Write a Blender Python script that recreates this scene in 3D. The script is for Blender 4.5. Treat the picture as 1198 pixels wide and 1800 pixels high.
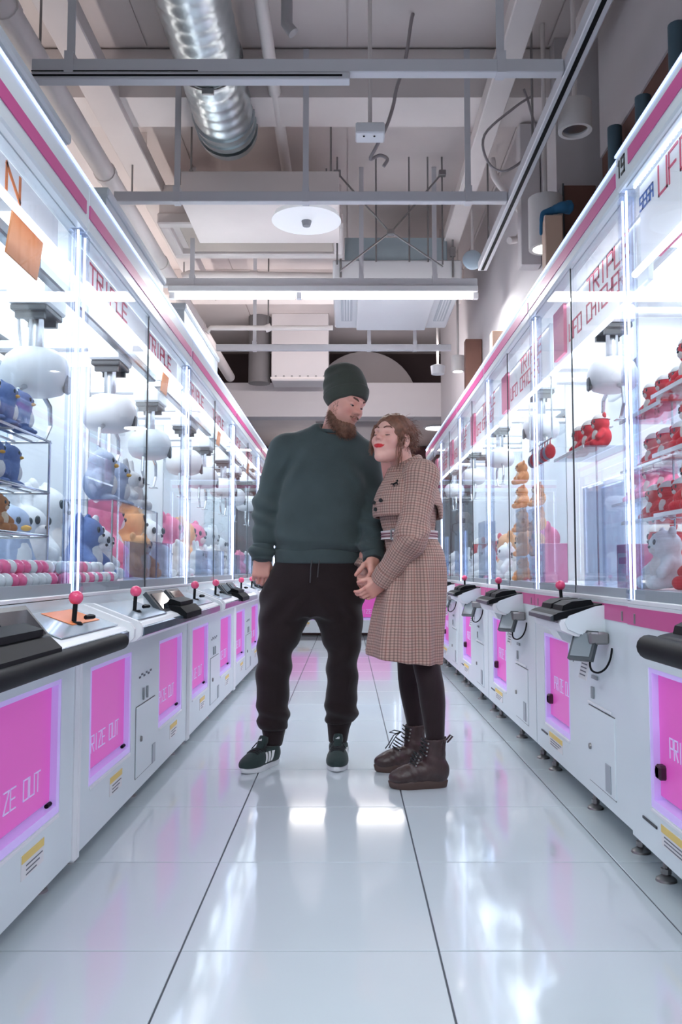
import bpy, math, random
import numpy as np
from mathutils import Vector, Matrix, Euler

for o in list(bpy.data.objects):
    bpy.data.objects.remove(o)
C = bpy.context.scene
COL = C.collection
PI = math.pi

# ------------------------------------------------------------------ camera
CAM_H = 0.877
cd = bpy.data.cameras.new('camera')
cam = bpy.data.objects.new('camera', cd)
COL.objects.link(cam)
cd.sensor_fit = 'VERTICAL'
cd.sensor_height = 36.0
cd.lens = 1487.0 / 1800 * 36.0
cd.shift_x = -11.0 / 1800
cd.clip_start = 0.05
cam.location = (0, 0, CAM_H)
cam.rotation_euler = (math.radians(90) + math.atan(100 / 1487.0), 0, 0)
C.camera = cam

# ------------------------------------------------------------------ world, exposure, area lights
w = bpy.data.worlds.new('world')
C.world = w
w.use_nodes = True
w.node_tree.nodes['Background'].inputs[0].default_value = (0.62, 0.66, 0.74, 1)
w.node_tree.nodes['Background'].inputs[1].default_value = 0.35
C.view_settings.view_transform = 'Standard'
C.view_settings.look = 'None'
C.view_settings.gamma = 1.0
C.view_settings.exposure = 0.46
C.view_settings.use_curve_mapping = False
cy = C.cycles
cy.max_bounces = 10
cy.diffuse_bounces = 4
cy.glossy_bounces = 4
cy.transmission_bounces = 6
cy.transparent_max_bounces = 40
cy.caustics_reflective = False
cy.caustics_refractive = False
cy.sample_clamp_indirect = 6.0
cy.use_denoising = True


def area(name, loc, sx, sy, power, col=(1, 1, 1), rot=(0, 0, 0)):
    l = bpy.data.lights.new(name, 'AREA')
    l.shape = 'RECTANGLE'
    l.size = sx
    l.size_y = sy
    l.energy = power
    l.color = col
    o = bpy.data.objects.new(name, l)
    o.location = loc
    o.rotation_euler = rot
    COL.objects.link(o)
    return o


# rows of fluorescent battens of the room (the one in view, and those overhead and behind the camera)
area('batten_light', (-0.1, 5.87, 2.78), 2.1, 0.10, 34, (0.95, 0.98, 1.0))
for yy, pw in ((1.2, 20), (-1.2, 70)):
    area('batten_light', (-0.1, yy, 2.84), 2.2, 0.20, pw, (0.87, 0.955, 1.0))
area('batten_light', (0.0, 12.2, 2.6), 1.6, 0.2, 18, (1.0, 0.95, 0.92))


# added unseen fills: one brightens the bulkhead, two shine up at the ceiling
area('bulkhead_fill', (-.1, 7.70, 2.88), 2.0, .04, 15, (1.0, .94, .95), (PI / 2, 0, 0))
for yy in (4.6, 7.4):
    area('ceiling_fill', (-1.95, yy, 2.75), .06, 2.4, 6 if yy < 5 else 11, (1.0, .92, .89), (PI, 0, 0))
for yy in (3.35, 5.05, 6.75, 8.45, 1.64):          # lamps under the roofs of the left machines
    area('machine_light', (-1.22, yy, 1.93), 0.7, 1.5, 9 if yy > 2 else 4.5, (0.90, 0.95, 1.0))
for i in range(6):                                   # lamps under the roofs of the right machines
    area('machine_light', (1.30, 1.915 + 1.31 * i, 2.03), 0.7, 1.1, 8.5, (0.93, 0.96, 1.0))

# ------------------------------------------------------------------ materials
MATS = {}


def mat(name, col, rough=0.5, metal=0.0, emit=None, es=0.0, spec=0.5, coat=0.0, alpha=1.0, noise=None, bump=None):
    """noise=(scale, amount): gentle colour grain; bump=(scale, strength): fine relief"""
    if name in MATS:
        return MATS[name]
    m = bpy.data.materials.new(name)
    m.use_nodes = True
    nt = m.node_tree
    b = nt.nodes['Principled BSDF']
    b.inputs['Base Color'].default_value = (*col, 1)
    b.inputs['Roughness'].default_value = rough
    b.inputs['Metallic'].default_value = metal
    b.inputs['Specular IOR Level'].default_value = spec
    b.inputs['Coat Weight'].default_value = coat
    b.inputs['Coat Roughness'].default_value = 0.05
    if emit is not None:
        b.inputs['Emission Color'].default_value = (*emit, 1)
        b.inputs['Emission Strength'].default_value = es
    if alpha < 1:
        b.inputs['Alpha'].default_value = alpha
    if noise or bump:
        tc = nt.nodes.new('ShaderNodeTexCoord')
    if noise:
        n = nt.nodes.new('ShaderNodeTexNoise')
        n.inputs['Scale'].default_value = noise[0]
        n.inputs['Detail'].default_value = 4
        r = nt.nodes.new('ShaderNodeMapRange')
        r.inputs['From Min'].default_value = 0.3
        r.inputs['From Max'].default_value = 0.7
        r.inputs['To Min'].default_value = 1 - noise[1]
        r.inputs['To Max'].default_value = 1 + noise[1]
        mx = nt.nodes.new('ShaderNodeMix')
        mx.data_type = 'RGBA'
        mx.blend_type = 'MULTIPLY'
        mx.inputs[0].default_value = 1
        mx.inputs[6].default_value = (*col, 1)
        nt.links.new(tc.outputs['Object'], n.inputs['Vector'])
        nt.links.new(n.outputs[0], r.inputs[0])
        nt.links.new(r.outputs[0], mx.inputs[7])
        nt.links.new(mx.outputs[2], b.inputs['Base Color'])
    if bump:
        n2 = nt.nodes.new('ShaderNodeTexNoise')
        n2.inputs['Scale'].default_value = bump[0]
        n2.inputs['Detail'].default_value = 3
        bp = nt.nodes.new('ShaderNodeBump')
        bp.inputs['Strength'].default_value = bump[1]
        bp.inputs['Distance'].default_value = 0.004
        nt.links.new(tc.outputs['Object'], n2.inputs['Vector'])
        nt.links.new(n2.outputs[0], bp.inputs['Height'])
        nt.links.new(bp.outputs[0], b.inputs['Normal'])
    MATS[name] = m
    return m


def glass_mat(name, tint, refl=1.0, rough=0.0):
    if name in MATS:
        return MATS[name]
    m = bpy.data.materials.new(name)
    m.use_nodes = True
    nt = m.node_tree
    nt.nodes.remove(nt.nodes['Principled BSDF'])
    out = nt.nodes['Material Output']
    t = nt.nodes.new('ShaderNodeBsdfTransparent')
    t.inputs[0].default_value = (*tint, 1)
    g = nt.nodes.new('ShaderNodeBsdfGlossy')
    g.inputs['Roughness'].default_value = rough
    f = nt.nodes.new('ShaderNodeFresnel')
    gm = nt.nodes.new('ShaderNodeNewGeometry')
    io = nt.nodes.new('ShaderNodeMath'); io.operation = 'MULTIPLY_ADD'      # same index from both sides of a thin pane
    io.inputs[1].default_value = 1 / 1.45 - 1.45; io.inputs[2].default_value = 1.45
    nt.links.new(gm.outputs['Backfacing'], io.inputs[0])
    nt.links.new(io.outputs[0], f.inputs[0])
    mm = nt.nodes.new('ShaderNodeMath')
    mm.operation = 'MULTIPLY'
    mm.inputs[1].default_value = refl
    mx = nt.nodes.new('ShaderNodeMixShader')
    nt.links.new(f.outputs[0], mm.inputs[0])
    nt.links.new(mm.outputs[0], mx.inputs[0])
    nt.links.new(t.outputs[0], mx.inputs[1])
    nt.links.new(g.outputs[0], mx.inputs[2])
    nt.links.new(mx.outputs[0], out.inputs[0])
    MATS[name] = m
    return m


M_WHITE = mat('white_cabinet', (0.755, 0.825, 0.86), 0.32, coat=0.2)
M_WHITE2 = mat('white_plastic', (0.82, 0.83, 0.86), 0.35)
M_GREYSTRIP = mat('grey_strip', (0.36, 0.42, 0.46), 0.35)
M_LED = mat('led_tube', (1, 1, 1), 0.4, emit=(0.74, 0.82, 1.0), es=3.4)
M_LEDSOFT = mat('led_edge', (1, 1, 1), 0.4, emit=(0.34, 0.48, 1.0), es=1.1)
M_TUBE = mat('fluorescent_tube', (1, 1, 1), 0.4, emit=(1.0, 0.96, 0.95), es=13.0)
M_LAMP = mat('lamp_glow', (1, 1, 1), 0.4, emit=(1.0, 0.96, 0.92), es=9.0)
M_LIGHTPANEL = mat('light_panel', (1, 1, 1), 0.4, emit=(0.92, 0.95, 1.0), es=0.9)
M_PINK = mat('pink_stripe', (0.62, 0.09, 0.30), 0.4)
M_PINKGLOW = mat('pink_glow', (0.62, 0.09, 0.42), 0.35, emit=(0.76, 0.11, 0.58), es=0.22)  # magenta with a weak even emission
M_LAVENDER = mat('lavender_frame', (0.55, 0.42, 0.80), 0.35, emit=(0.55, 0.40, 0.85), es=0.22)
M_LETTER = mat('pale_lettering', (0.72, 0.66, 0.88), 0.4, emit=(0.7, 0.6, 0.95), es=0.12)
M_BLACK = mat('black_plastic', (0.006, 0.007, 0.009), 0.55, spec=0.15)
M_DARKGREY = mat('dark_grey_plastic', (0.055, 0.065, 0.075), 0.35)
M_SCREEN = mat('dark_screen', (0.03, 0.04, 0.05), 0.06, coat=0.5)
M_CHROME = mat('brushed_metal', (0.62, 0.64, 0.67), 0.25, metal=1.0)
M_STEEL = mat('dull_steel', (0.30, 0.29, 0.29), 0.4, metal=0.8)
M_BALL = mat('pink_ball', (0.90, 0.09, 0.22), 0.22, coat=0.3)
M_ORANGE = mat('orange_print', (0.92, 0.24, 0.05), 0.4)
M_YELLOW = mat('yellow_sticker', (0.85, 0.62, 0.18), 0.5)
M_PAPER = mat('white_paper', (0.80, 0.79, 0.80), 0.6)
M_INK = mat('grey_ink', (0.16, 0.17, 0.2), 0.6)
M_REDINK = mat('pink_ink', (0.80, 0.10, 0.20), 0.5)
M_BLUEINK = mat('blue_ink', (0.05, 0.16, 0.55), 0.5)
M_DECK = mat('silver_deck', (0.50, 0.58, 0.66), 0.18, coat=0.3)
M_SEAM = mat('dark_seam', (0.03, 0.035, 0.04), 0.4)
M_GLASS = glass_mat('clear_glass', (0.97, 0.985, 0.99), 0.50)
M_ACRYL = glass_mat('clear_acrylic', (0.90, 0.93, 0.99), 1.0)
M_INNER = mat('inner_panel', (0.52, 0.60, 0.67), 0.25)
M_INNERDARK = mat('inner_mesh_panel', (0.30, 0.36, 0.40), 0.3)


# ------------------------------------------------------------------ mesh helpers
class MB:
    def __init__(self):
        self.v = []
        self.f = []

    def quad(self, *p):
        n = len(self.v)
        self.v += [tuple(q) for q in p]
        self.f.append(tuple(range(n, n + len(p))))
        return self

    def box(self, x0, x1, y0, y1, z0, z1, c=0.0):
        if c <= 0:
            n = len(self.v)
            self.v += [(x0, y0, z0), (x1, y0, z0), (x1, y1, z0), (x0, y1, z0), (x0, y0, z1), (x1, y0, z1), (x1, y1, z1), (x0, y1, z1)]
            for f in ((0, 3, 2, 1), (4, 5, 6, 7), (0, 1, 5, 4), (1, 2, 6, 5), (2, 3, 7, 6), (3, 0, 4, 7)):
                self.f.append(tuple(n + i for i in f))
            return self
        lim = 0.49 * min(x1 - x0, y1 - y0, z1 - z0)
        c = min(c, lim)
        n = len(self.v)
        for sx in (0, 1):
            for sy in (0, 1):
                for sz in (0, 1):
                    X = (x0, x1)[sx]; Y = (y0, y1)[sy]; Z = (z0, z1)[sz]
                    dx = c if sx == 0 else -c; dy = c if sy == 0 else -c; dz = c if sz == 0 else -c
                    self.v += [(X, Y + dy, Z + dz), (X + dx, Y, Z + dz), (X + dx, Y + dy, Z)]
        def id_(sx, sy, sz, k):
            return n + (sx * 4 + sy * 2 + sz) * 3 + k
        F = self.f
        for s in (0, 1):
            q = [id_(s, 0, 0, 0), id_(s, 1, 0, 0), id_(s, 1, 1, 0), id_(s, 0, 1, 0)]
            F.append(tuple(q if s else q[::-1]))
            q = [id_(0, s, 0, 1), id_(0, s, 1, 1), id_(1, s, 1, 1), id_(1, s, 0, 1)]
            F.append(tuple(q if s else q[::-1]))
            q = [id_(0, 0, s, 2), id_(1, 0, s, 2), id_(1, 1, s, 2), id_(0, 1, s, 2)]
            F.append(tuple(q if s else q[::-1]))
        for a in (0, 1):
            for b in (0, 1):
                F.append((id_(a, b, 0, 0), id_(a, b, 1, 0), id_(a, b, 1, 1), id_(a, b, 0, 1)))
                F.append((id_(a, 0, b, 0), id_(a, 1, b, 0), id_(a, 1, b, 2), id_(a, 0, b, 2)))
                F.append((id_(0, a, b, 1), id_(1, a, b, 1), id_(1, a, b, 2), id_(0, a, b, 2)))
                for d in (0, 1):
                    F.append((id_(a, b, d, 0), id_(a, b, d, 1), id_(a, b, d, 2)))
        return self

    def cyl(self, p0, p1, r0, r1=None, n=12, cap=True):
        r1 = r0 if r1 is None else r1
        return self.tube([p0, p1], [r0, r1], n, cap)

    def tube(self, path, r, n=8, cap=True):
        P = [Vector(p) for p in path]
        R = list(r) if hasattr(r, '__len__') else [r] * len(P)
        base = len(self.v)
        up = None
        for i, p in enumerate(P):
            d = (P[min(i + 1, len(P) - 1)] - P[max(i - 1, 0)])
            d = d.normalized() if d.length > 1e-9 else Vector((0, 0, 1))
            if up is None:
                a = Vector((0, 0, 1)) if abs(d.z) < 0.9 else Vector((1, 0, 0))
                up = (a - d * a.dot(d)).normalized()
            else:
                q = up - d * up.dot(d)
                up = q.normalized() if q.length > 1e-6 else up
            s = d.cross(up)
            for k in range(n):
                t = 2 * PI * k / n
                self.v.append(tuple(p + (up * math.cos(t) + s * math.sin(t)) * R[i]))
        for i in range(len(P) - 1):
            for k in range(n):
                k2 = (k + 1) % n
                self.f.append((base + i * n + k, base + i * n + k2, base + (i + 1) * n + k2, base + (i + 1) * n + k))
        if cap:
            self.f.append(tuple(base + k for k in range(n))[::-1])
            self.f.append(tuple(base + (len(P) - 1) * n + k for k in range(n)))
        return self

    def sphere(self, c, r, nu=12, nv=8, s=(1, 1, 1), z0=-1.0):
        """z0 > -1 keeps only the part of the sphere above z0*r"""
        base = len(self.v)
        t0 = math.acos(max(-1, min(1, z0)))
        for i in range(nv + 1):
            t = t0 * i / nv
            for k in range(nu):
                a = 2 * PI * k / nu
                self.v.append((c[0] + s[0] * r * math.sin(t) * math.cos(a), c[1] + s[1] * r * math.sin(t) * math.sin(a), c[2] + s[2] * r * math.cos(t)))
        for i in range(nv):
            for k in range(nu):
                k2 = (k + 1) % nu
                self.f.append((base + i * nu + k, base + (i + 1) * nu + k, base + (i + 1) * nu + k2, base + i * nu + k2))
        if z0 > -1:
            self.f.append(tuple(base + nv * nu + k for k in range(nu))[::-1])
        return self

    def prism(self, prof, a0, a1, axis='x'):
        """polygon prof [(p, q)...] extruded along axis; for 'x' (p,q)=(y,z); for 'y' (x,z); for 'z' (x,y)"""
        n = len(self.v)
        m = len(prof)
        for a in (a0, a1):
            for p, q in prof:
                self.v.append((a, p, q) if axis == 'x' else ((p, a, q) if axis == 'y' else (p, q, a)))
        self.f.append(tuple(n + i for i in range(m))[::-1])
        self.f.append(tuple(n + m + i for i in range(m)))
        for i in range(m):
            j = (i + 1) % m
            self.f.append((n + i, n + j, n + m + j, n + m + i))
        return self

    def xf(self, M, start=0):
        for i in range(start, len(self.v)):
            self.v[i] = tuple(M @ Vector(self.v[i]))
        return self

    def build(self, name, m, parent=None, smooth=None):
        me = bpy.data.meshes.new(name)
        me.from_pydata(self.v, [], self.f)
        me.validate()
        import bmesh
        bm = bmesh.new()
        bm.from_mesh(me)
        bmesh.ops.recalc_face_normals(bm, faces=bm.faces)
        bm.to_mesh(me)
        bm.free()
        if smooth:
            me.polygons.foreach_set('use_smooth', [True] * len(me.polygons))
            me.set_sharp_from_angle(angle=math.radians(smooth))
        if m is not None:
            me.materials.append(m)
        o = bpy.data.objects.new(name, me)
        COL.objects.link(o)
        if parent is not None:
            o.parent = parent
        return o


def tag(o, label=None, cat=None, group=None, kind=None):
    if label: o['label'] = label
    if cat: o['category'] = cat
    if group: o['group'] = group
    if kind: o['kind'] = kind
    return o


def thing(name, label, cat, loc=(0, 0, 0), rz=0.0, group=None):
    o = bpy.data.objects.new(name, None)
    o.empty_display_size = 0.05
    COL.objects.link(o)
    o.location = loc
    o.rotation_euler = (0, 0, rz)
    return tag(o, label, cat, group)


def copy_tree(o, parent=None):
    c = o.copy()
    COL.objects.link(c)
    if parent is not None:
        c.parent = parent
    for ch in list(KIDS.get(o.name, ())) or [x for x in bpy.data.objects if x.parent == o]:
        copy_tree(ch, c)
    return c


KIDS = {}


def index_kids():
    KIDS.clear()
    for x in bpy.data.objects:
        if x.parent is not None:
            KIDS.setdefault(x.parent.name, []).append(x)


def struct(o):
    o['kind'] = 'structure'
    return o


def curve_path(pts, k=6):
    """Catmull-Rom points through pts"""
    P = [Vector(p) for p in pts]
    P = [P[0] * 2 - P[1]] + P + [P[-1] * 2 - P[-2]]
    out = []
    for i in range(1, len(P) - 2):
        for j in range(k):
            t = j / k
            out.append(.5 * ((2 * P[i]) + (P[i + 1] - P[i - 1]) * t + (2 * P[i - 1] - 5 * P[i] + 4 * P[i + 1] - P[i + 2]) * t * t + (3 * P[i] - P[i - 1] - 3 * P[i + 1] + P[i + 2]) * t ** 3))
    return out + [P[-2]]


# stroke lettering (4 x 6 grid)
GLY = {
    'P': [[(0, 0), (0, 6), (4, 6), (4, 3), (0, 3)]], 'R': [[(0, 0), (0, 6), (4, 6), (4, 3), (0, 3)], [(1.5, 3), (4, 0)]],
    'I': [[(2, 0), (2, 6)]], 'Z': [[(0, 6), (4, 6), (0, 0), (4, 0)]], 'E': [[(4, 6), (0, 6), (0, 0), (4, 0)], [(0, 3), (3.4, 3)]],
    'O': [[(0, 0), (0, 6), (4, 6), (4, 0), (0, 0)]], 'U': [[(0, 6), (0, 0), (4, 0), (4, 6)]], 'T': [[(0, 6), (4, 6)], [(2, 6), (2, 0)]],
    'L': [[(0, 6), (0, 0), (4, 0)]], 'C': [[(4, 6), (0, 6), (0, 0), (4, 0)]], 'A': [[(0, 0), (0, 6), (4, 6), (4, 0)], [(0, 3), (4, 3)]],
    'H': [[(0, 0), (0, 6)], [(4, 0), (4, 6)], [(0, 3), (4, 3)]], 'F': [[(0, 0), (0, 6), (4, 6)], [(0, 3), (3, 3)]],
    'N': [[(0, 0), (0, 6), (4, 0), (4, 6)]], 'S': [[(4, 6), (0, 6), (0, 3), (4, 3), (4, 0), (0, 0)]],
    'G': [[(4, 6), (0, 6), (0, 0), (4, 0), (4, 3), (2, 3)]], 'W': [[(0, 6), (0.6, 0), (2, 4), (3.4, 0), (4, 6)]],
    'M': [[(0, 0), (0, 6), (2, 2), (4, 6), (4, 0)]], '1': [[(1, 5), (2, 6), (2, 0)]], '9': [[(4, 3), (0, 3), (0, 6), (4, 6), (4, 0), (0, 0)]],
    'Y': [[(0, 6), (2, 3), (4, 6)], [(2, 3), (2, 0)]], 'D': [[(0, 0), (0, 6), (3, 6), (4, 5), (4, 1), (3, 0), (0, 0)]], ' ': [],
}


def lettering(text, x0, z0, width, height, y, th, depth=0.002, gap=0.28):
    """flat stroke letters in the local x/z plane at depth y (front at y-depth)"""
    mb = MB()
    n = len(text)
    cw = width / (n + gap * (n - 1)) if n > 1 else width
    for i, ch in enumerate(text):
        ox = x0 + i * cw * (1 + gap)
        for line in GLY.get(ch, []):
            for (a, b), (c, d) in zip(line[:-1], line[1:]):
                p = Vector((ox + a / 4 * cw, z0 + b / 6 * height)); q = Vector((ox + c / 4 * cw, z0 + d / 6 * height))
                t = (q - p).normalized() * th / 2
                nn = Vector((-t.y, t.x))
                p = p - t; q = q + t
                mb.prism([(p.x + nn.x, p.y + nn.y), (q.x + nn.x, q.y + nn.y), (q.x - nn.x, q.y - nn.y), (p.x - nn.x, p.y - nn.y)], y - depth, y, 'y')
    return mb

# ------------------------------------------------------------------ room shell
M_TILE = mat('porcelain_tile', (0.635, 0.70, 0.74), 0.10, spec=0.55, noise=(1.3, 0.03))
M_TILE.node_tree.nodes['Principled BSDF'].inputs['Coat Weight'].default_value = 0.35
M_CEIL = mat('ceiling_paint', (0.74, 0.66, 0.64), 0.7, noise=(1.5, 0.07))
M_BEAM = mat('beam_paint', (0.78, 0.71, 0.69), 0.6, noise=(2.0, 0.05))
M_PIPE = mat('white_pipe', (0.78, 0.72, 0.70), 0.5, noise=(3.0, 0.05))
M_RAILM = mat('rail_metal', (0.70, 0.70, 0.74), 0.4)
M_DUCT = mat('galvanised_duct', (0.62, 0.68, 0.70), 0.28, metal=0.95, noise=(4.0, 0.12))
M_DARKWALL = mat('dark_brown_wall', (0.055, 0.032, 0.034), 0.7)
M_WALL = mat('white_wall', (0.66, 0.62, 0.63), 0.7, noise=(1.2, 0.04))
M_BROWN = mat('brown_board', (0.17, 0.075, 0.055), 0.6, noise=(6, 0.12))
M_TAN = mat('tan_board', (0.62, 0.42, 0.32), 0.6, noise=(5, 0.06))

fb = MB().box(-2.6, 2.4, -3.2, 14.0, -.10, -.0042).build('floor', mat('tile_grout', (.10, .11, .13), .8), None)
struct(fb)
g = .0022
tm = None
rnd = random.Random(5)
for i in range(-3, 4):
    for j in range(-2, 20):
        x0 = -.384 + .595 * i; y0 = 2.01 + .59 * (j - 3)
        if y0 > 12.5 or x0 > 2.0 or x0 < -2.2:
            continue
        if tm is None:
            o = MB().box(g, .595 - g, g, .59 - g, -.0042, 0, .0012).build('floor_tile', M_TILE, fb)
            tm = o
        else:
            o = tm.copy(); COL.objects.link(o); o.parent = fb
        o.location = (x0, y0, -rnd.random() * .0004)

ZC = 3.76
ceil = struct(MB().box(-2.6, 2.4, -3.2, 14.0, ZC, ZC + .1).build('ceiling', M_CEIL))
# slab boards with open joints
for j, (a, b) in enumerate(((1.9, 4.48), (4.82, 6.4), (6.41, 8.0), (8.01, 9.6))):
    for i in range(4):
        MB().box(-2.2 + 1.1 * i + .005, -2.2 + 1.1 * (i + 1) - .005, a + .006, b - .006, ZC - .012, ZC).build('ceiling_board', M_CEIL, ceil)
struct(MB().box(-2.6, 2.4, 4.50, 4.81, 3.47, ZC - .013).build('trim_1', M_BEAM))      # cross beam
struct(MB().box(-2.6, 2.4, 7.95, 8.25, 3.50, ZC - .013).build('trim_2', M_BEAM))
struct(MB().box(-2.6, -2.5, -3.2, 14, 0, ZC).build('wall_left', mat('grey_wall', (.38, .40, .42), .7)))
struct(MB().box(1.86, 1.96, -3.2, 14, 0, 3.0).build('wall_right', mat('brown_wall', (.20, .10, .08), .7, noise=(3, .1))))
struct(MB().box(1.31, 1.96, -3.2, 4.25, 3.0, ZC).build('trim_3', M_WALL))             # soffit over the right machines
struct(MB().box(1.12, 1.96, 4.40, 10.0, 2.24, ZC).build('trim_4', M_WALL))            # its lower, nearer continuation
struct(MB().box(-2.6, 2.4, -3.3, -3.2, 0, ZC).build('wall_near', mat('grey_wall2', (.45, .45, .47), .7)))
struct(MB().box(-2.6, 2.4, 14.0, 14.1, 0, ZC).build('wall_far', M_DARKWALL))
struct(MB().box(-2.5, 1.3, 10.0, 10.25, 2.69, 3.10).build('trim_5', M_WALL))          # white bulkhead across the aisle
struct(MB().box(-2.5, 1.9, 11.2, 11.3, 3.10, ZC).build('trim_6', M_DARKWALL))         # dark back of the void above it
struct(MB().box(-2.5, 1.9, 10.25, 14.0, 2.72, 2.78).build('trim_7', M_BEAM))          # low ceiling behind the bulkhead

# ------------------------------------------------------------------ ceiling services
def rod_up(mb, x, y, z0, r=.006, z1=ZC - .013):
    mb.cyl((x, y, z0), (x, y, z1), r, n=6)
    return mb


RAILG = 'lighting rails across the aisle'
rails = [(3.30, -1.27, .872, 'nearest white lighting rail across the aisle with black double track', [-1.12, .62]),
         (4.50, -1.27, .87, 'second lighting rail across the aisle, above the round white lamp', [-.93, -.227, .66]),
         (5.88, -1.31, .92, 'white lighting rail carrying the lit fluorescent batten', [-1.1, .1, .62]),
         (7.64, -1.20, .95, 'farthest thin lighting rail across the aisle', [-.85, .2, .62])]
for n_, (y, x0, x1, lab, hang) in enumerate(rails):
    t = thing('lighting_rail', lab, 'rail', (0, y, 2.9), group=RAILG)
    h = .028
    MB().box(x0, x1, -.024, .024, -h, h, .003).build('channel', M_RAILM, t)
    if n_ == 0:
        MB().box(x0, x0 + 1.28, -.03, .02, -h - .034, -h - .004, .003).build('track', M_RAILM, t)
        MB().box(x0, x0 + 1.25, -.0315, -.029, -h - .022, -h - .014).build('slot', M_BLACK, t)
        MB().box(x0, x0 + .67, -.0255, -.023, -h + .002, -h + .006).build('slot', M_BLACK, t)
    for hx in hang:
        q = MB().box(hx - .018, hx + .018, -.03, .03, -h - .004, h + .03)
        q.box(hx - .016, hx + .016, -.004, .004, h + .03, ZC - .013 - 2.9)
        q.build('hanger', M_RAILM, t)

t = thing('fluorescent_batten', 'long white fluorescent batten with two lit tubes above the couple', 'light', (0, 5.87, 2.846))
MB().box(-1.26, .92, -.045, .045, -.022, .02, .004).build('batten_body', M_WHITE2, t)
MB().cyl((-1.22, 0, -.045), (-.37, 0, -.045), .019, n=12).build('tube', M_TUBE, t, 40)
MB().cyl((-.31, 0, -.045), (.89, 0, -.045), .019, n=12).build('tube', M_TUBE, t, 40)
for x in (-1.235, -.34, .905):
    MB().box(x - .02, x + .02, -.02, .02, -.066, -.022, .003).build('lamp_holder', M_WHITE2, t)

# lighting track running away on the right
t = thing('lighting_track', 'black slotted lighting track running away along the right side', 'rail', (0, 0, 2.9))
MB().box(.875, .935, .9, 5.55, -.03, .03, .004).build('channel', M_RAILM, t)
MB().box(.893, .911, .9, 5.53, -.033, -.029).build('slot', M_BLACK, t)
q = MB()
for y in (1.2, 2.6, 4.0, 5.3):
    rod_up(q, .905, y, .02, .006, ZC - .013 - 2.9)
q.build('hanger_rods', M_STEEL, t)

# spiral duct
t = thing('spiral_duct', 'shiny spiral metal air duct hanging from the ceiling', 'duct', (-.70, 0, 3.45))
d = MB(); n = 28; R = .165
ys = np.arange(1.2, 4.75, .0235)
for k, y in enumerate(ys):
    rr = R + (.005 if k % 4 == 0 else 0)
    for a in range(n):
        d.v.append((rr * math.cos(2 * PI * a / n), y, rr * math.sin(2 * PI * a / n)))
for i in range(len(ys) - 1):
    for a in range(n):
        b = (a + 1) % n
        d.f.append((i * n + a, i * n + b, (i + 1) * n + b, (i + 1) * n + a))
d.build('duct_body', M_DUCT, t, 25)
d = MB()
for y in (4.62, 4.70, 4.78):
    d.cyl((0, y, 0), (0, y + .06, 0), R + .014, R + .006, 28)
d.build('end_collar', M_DUCT, t, 25)
for y in (3.3, 4.1):
    s_ = MB()
    for a in range(24):
        a0, a1 = 2 * PI * a / 24, 2 * PI * (a + 1) / 24
        s_.cyl(((R + .008) * math.cos(a0), y, (R + .008) * math.sin(a0)), ((R + .008) * math.cos(a1), y, (R + .008) * math.sin(a1)), .0045, n=5)
    s_.box(-.03, .03, y - .01, y + .01, -R - .03, -R, .002)
    s_.cyl((0, y, R), (0, y, ZC - .013 - 3.45), .006, n=6)
    s_.build('hanging_strap', M_STEEL, t)
t = tag(MB().box(-1.0, -.05, 4.95, 5.6, 3.08, 3.27, .004).build('duct_plenum', M_BEAM), 'white plenum box below the end of the spiral duct', 'air box')
rod_up(MB(), -.95, 5.0, 3.27).box(-.96, -.94, 4.99, 5.01, 3.27, 3.3).build('hanger_rod', M_STEEL, t)
rod_up(MB(), -.10, 5.0, 3.27).build('hanger_rod', M_STEEL, t)


def run(name, path, r, m, label, cat, fit=(), rr=1.25, n=12, rods=(), z1=ZC - .013):
    o = MB().tube(path, r, n).build(name, m, None, 50)
    tag(o, label, cat)
    for (a, b) in fit:
        MB().cyl(a, b, r * rr, n=n).build('coupling', m, o, 50)
    for (x, y, z) in rods:
        rod_up(MB(), x, y, z, .006, z1).build('hanger_rod', M_STEEL, o)
    return o


run('pipe', [(-1.36, 1.0, 3.1), (-1.36, 9.7, 3.1)], .056, M_PIPE, 'thick white lagged pipe running along the left side', 'pipe',
    [((-1.36, y, 3.1), (-1.36, y + .05, 3.1)) for y in (3.2, 4.6, 6.0, 7.6)], 1.12, 14, [(-1.36, y, 3.15) for y in (3.6, 5.2, 6.9)], 3.43)
run('pipe', [(-.40, 1.5, 3.5), (-.40, 5.45, 3.5)], .034, M_PIPE, 'slim white pipe running along beside the metal duct', 'pipe', [((-.40, 3.6, 3.5), (-.40, 3.66, 3.5))])
run('pipe', [(.30, 3.62, 3.62), (-.20, 3.62, 3.62), (-.27, 3.62, 3.56), (-.27, 3.62, 3.30), (-.24, 3.62, 3.26)], .026, mat('grey_conduit', (.42, .40, .41), .5), 'grey elbow conduit under the ceiling in front of the cross beam', 'pipe')
run('pipe', [(-1.27, 6.4, 3.12), (-1.22, 6.4, 3.14), (-.05, 6.4, 3.12)], .040, M_PIPE, 'white pipe crossing behind the ceiling air unit', 'pipe', [((-.75, 6.4, 3.13), (-.69, 6.4, 3.13))], 1.2, 10)
run('pipe', [(-1.18, 7.0, 2.86), (-1.15, 7.0, 2.90), (-.12, 7.0, 2.90)], .022, M_PIPE, 'thin white pipe crossing behind the lit fluorescent batten', 'pipe', [((-.69, 7.0, 2.89), (-.64, 7.0, 2.91))], 1.5, 10, [(-.665, 7.0, 2.92)])
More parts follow.
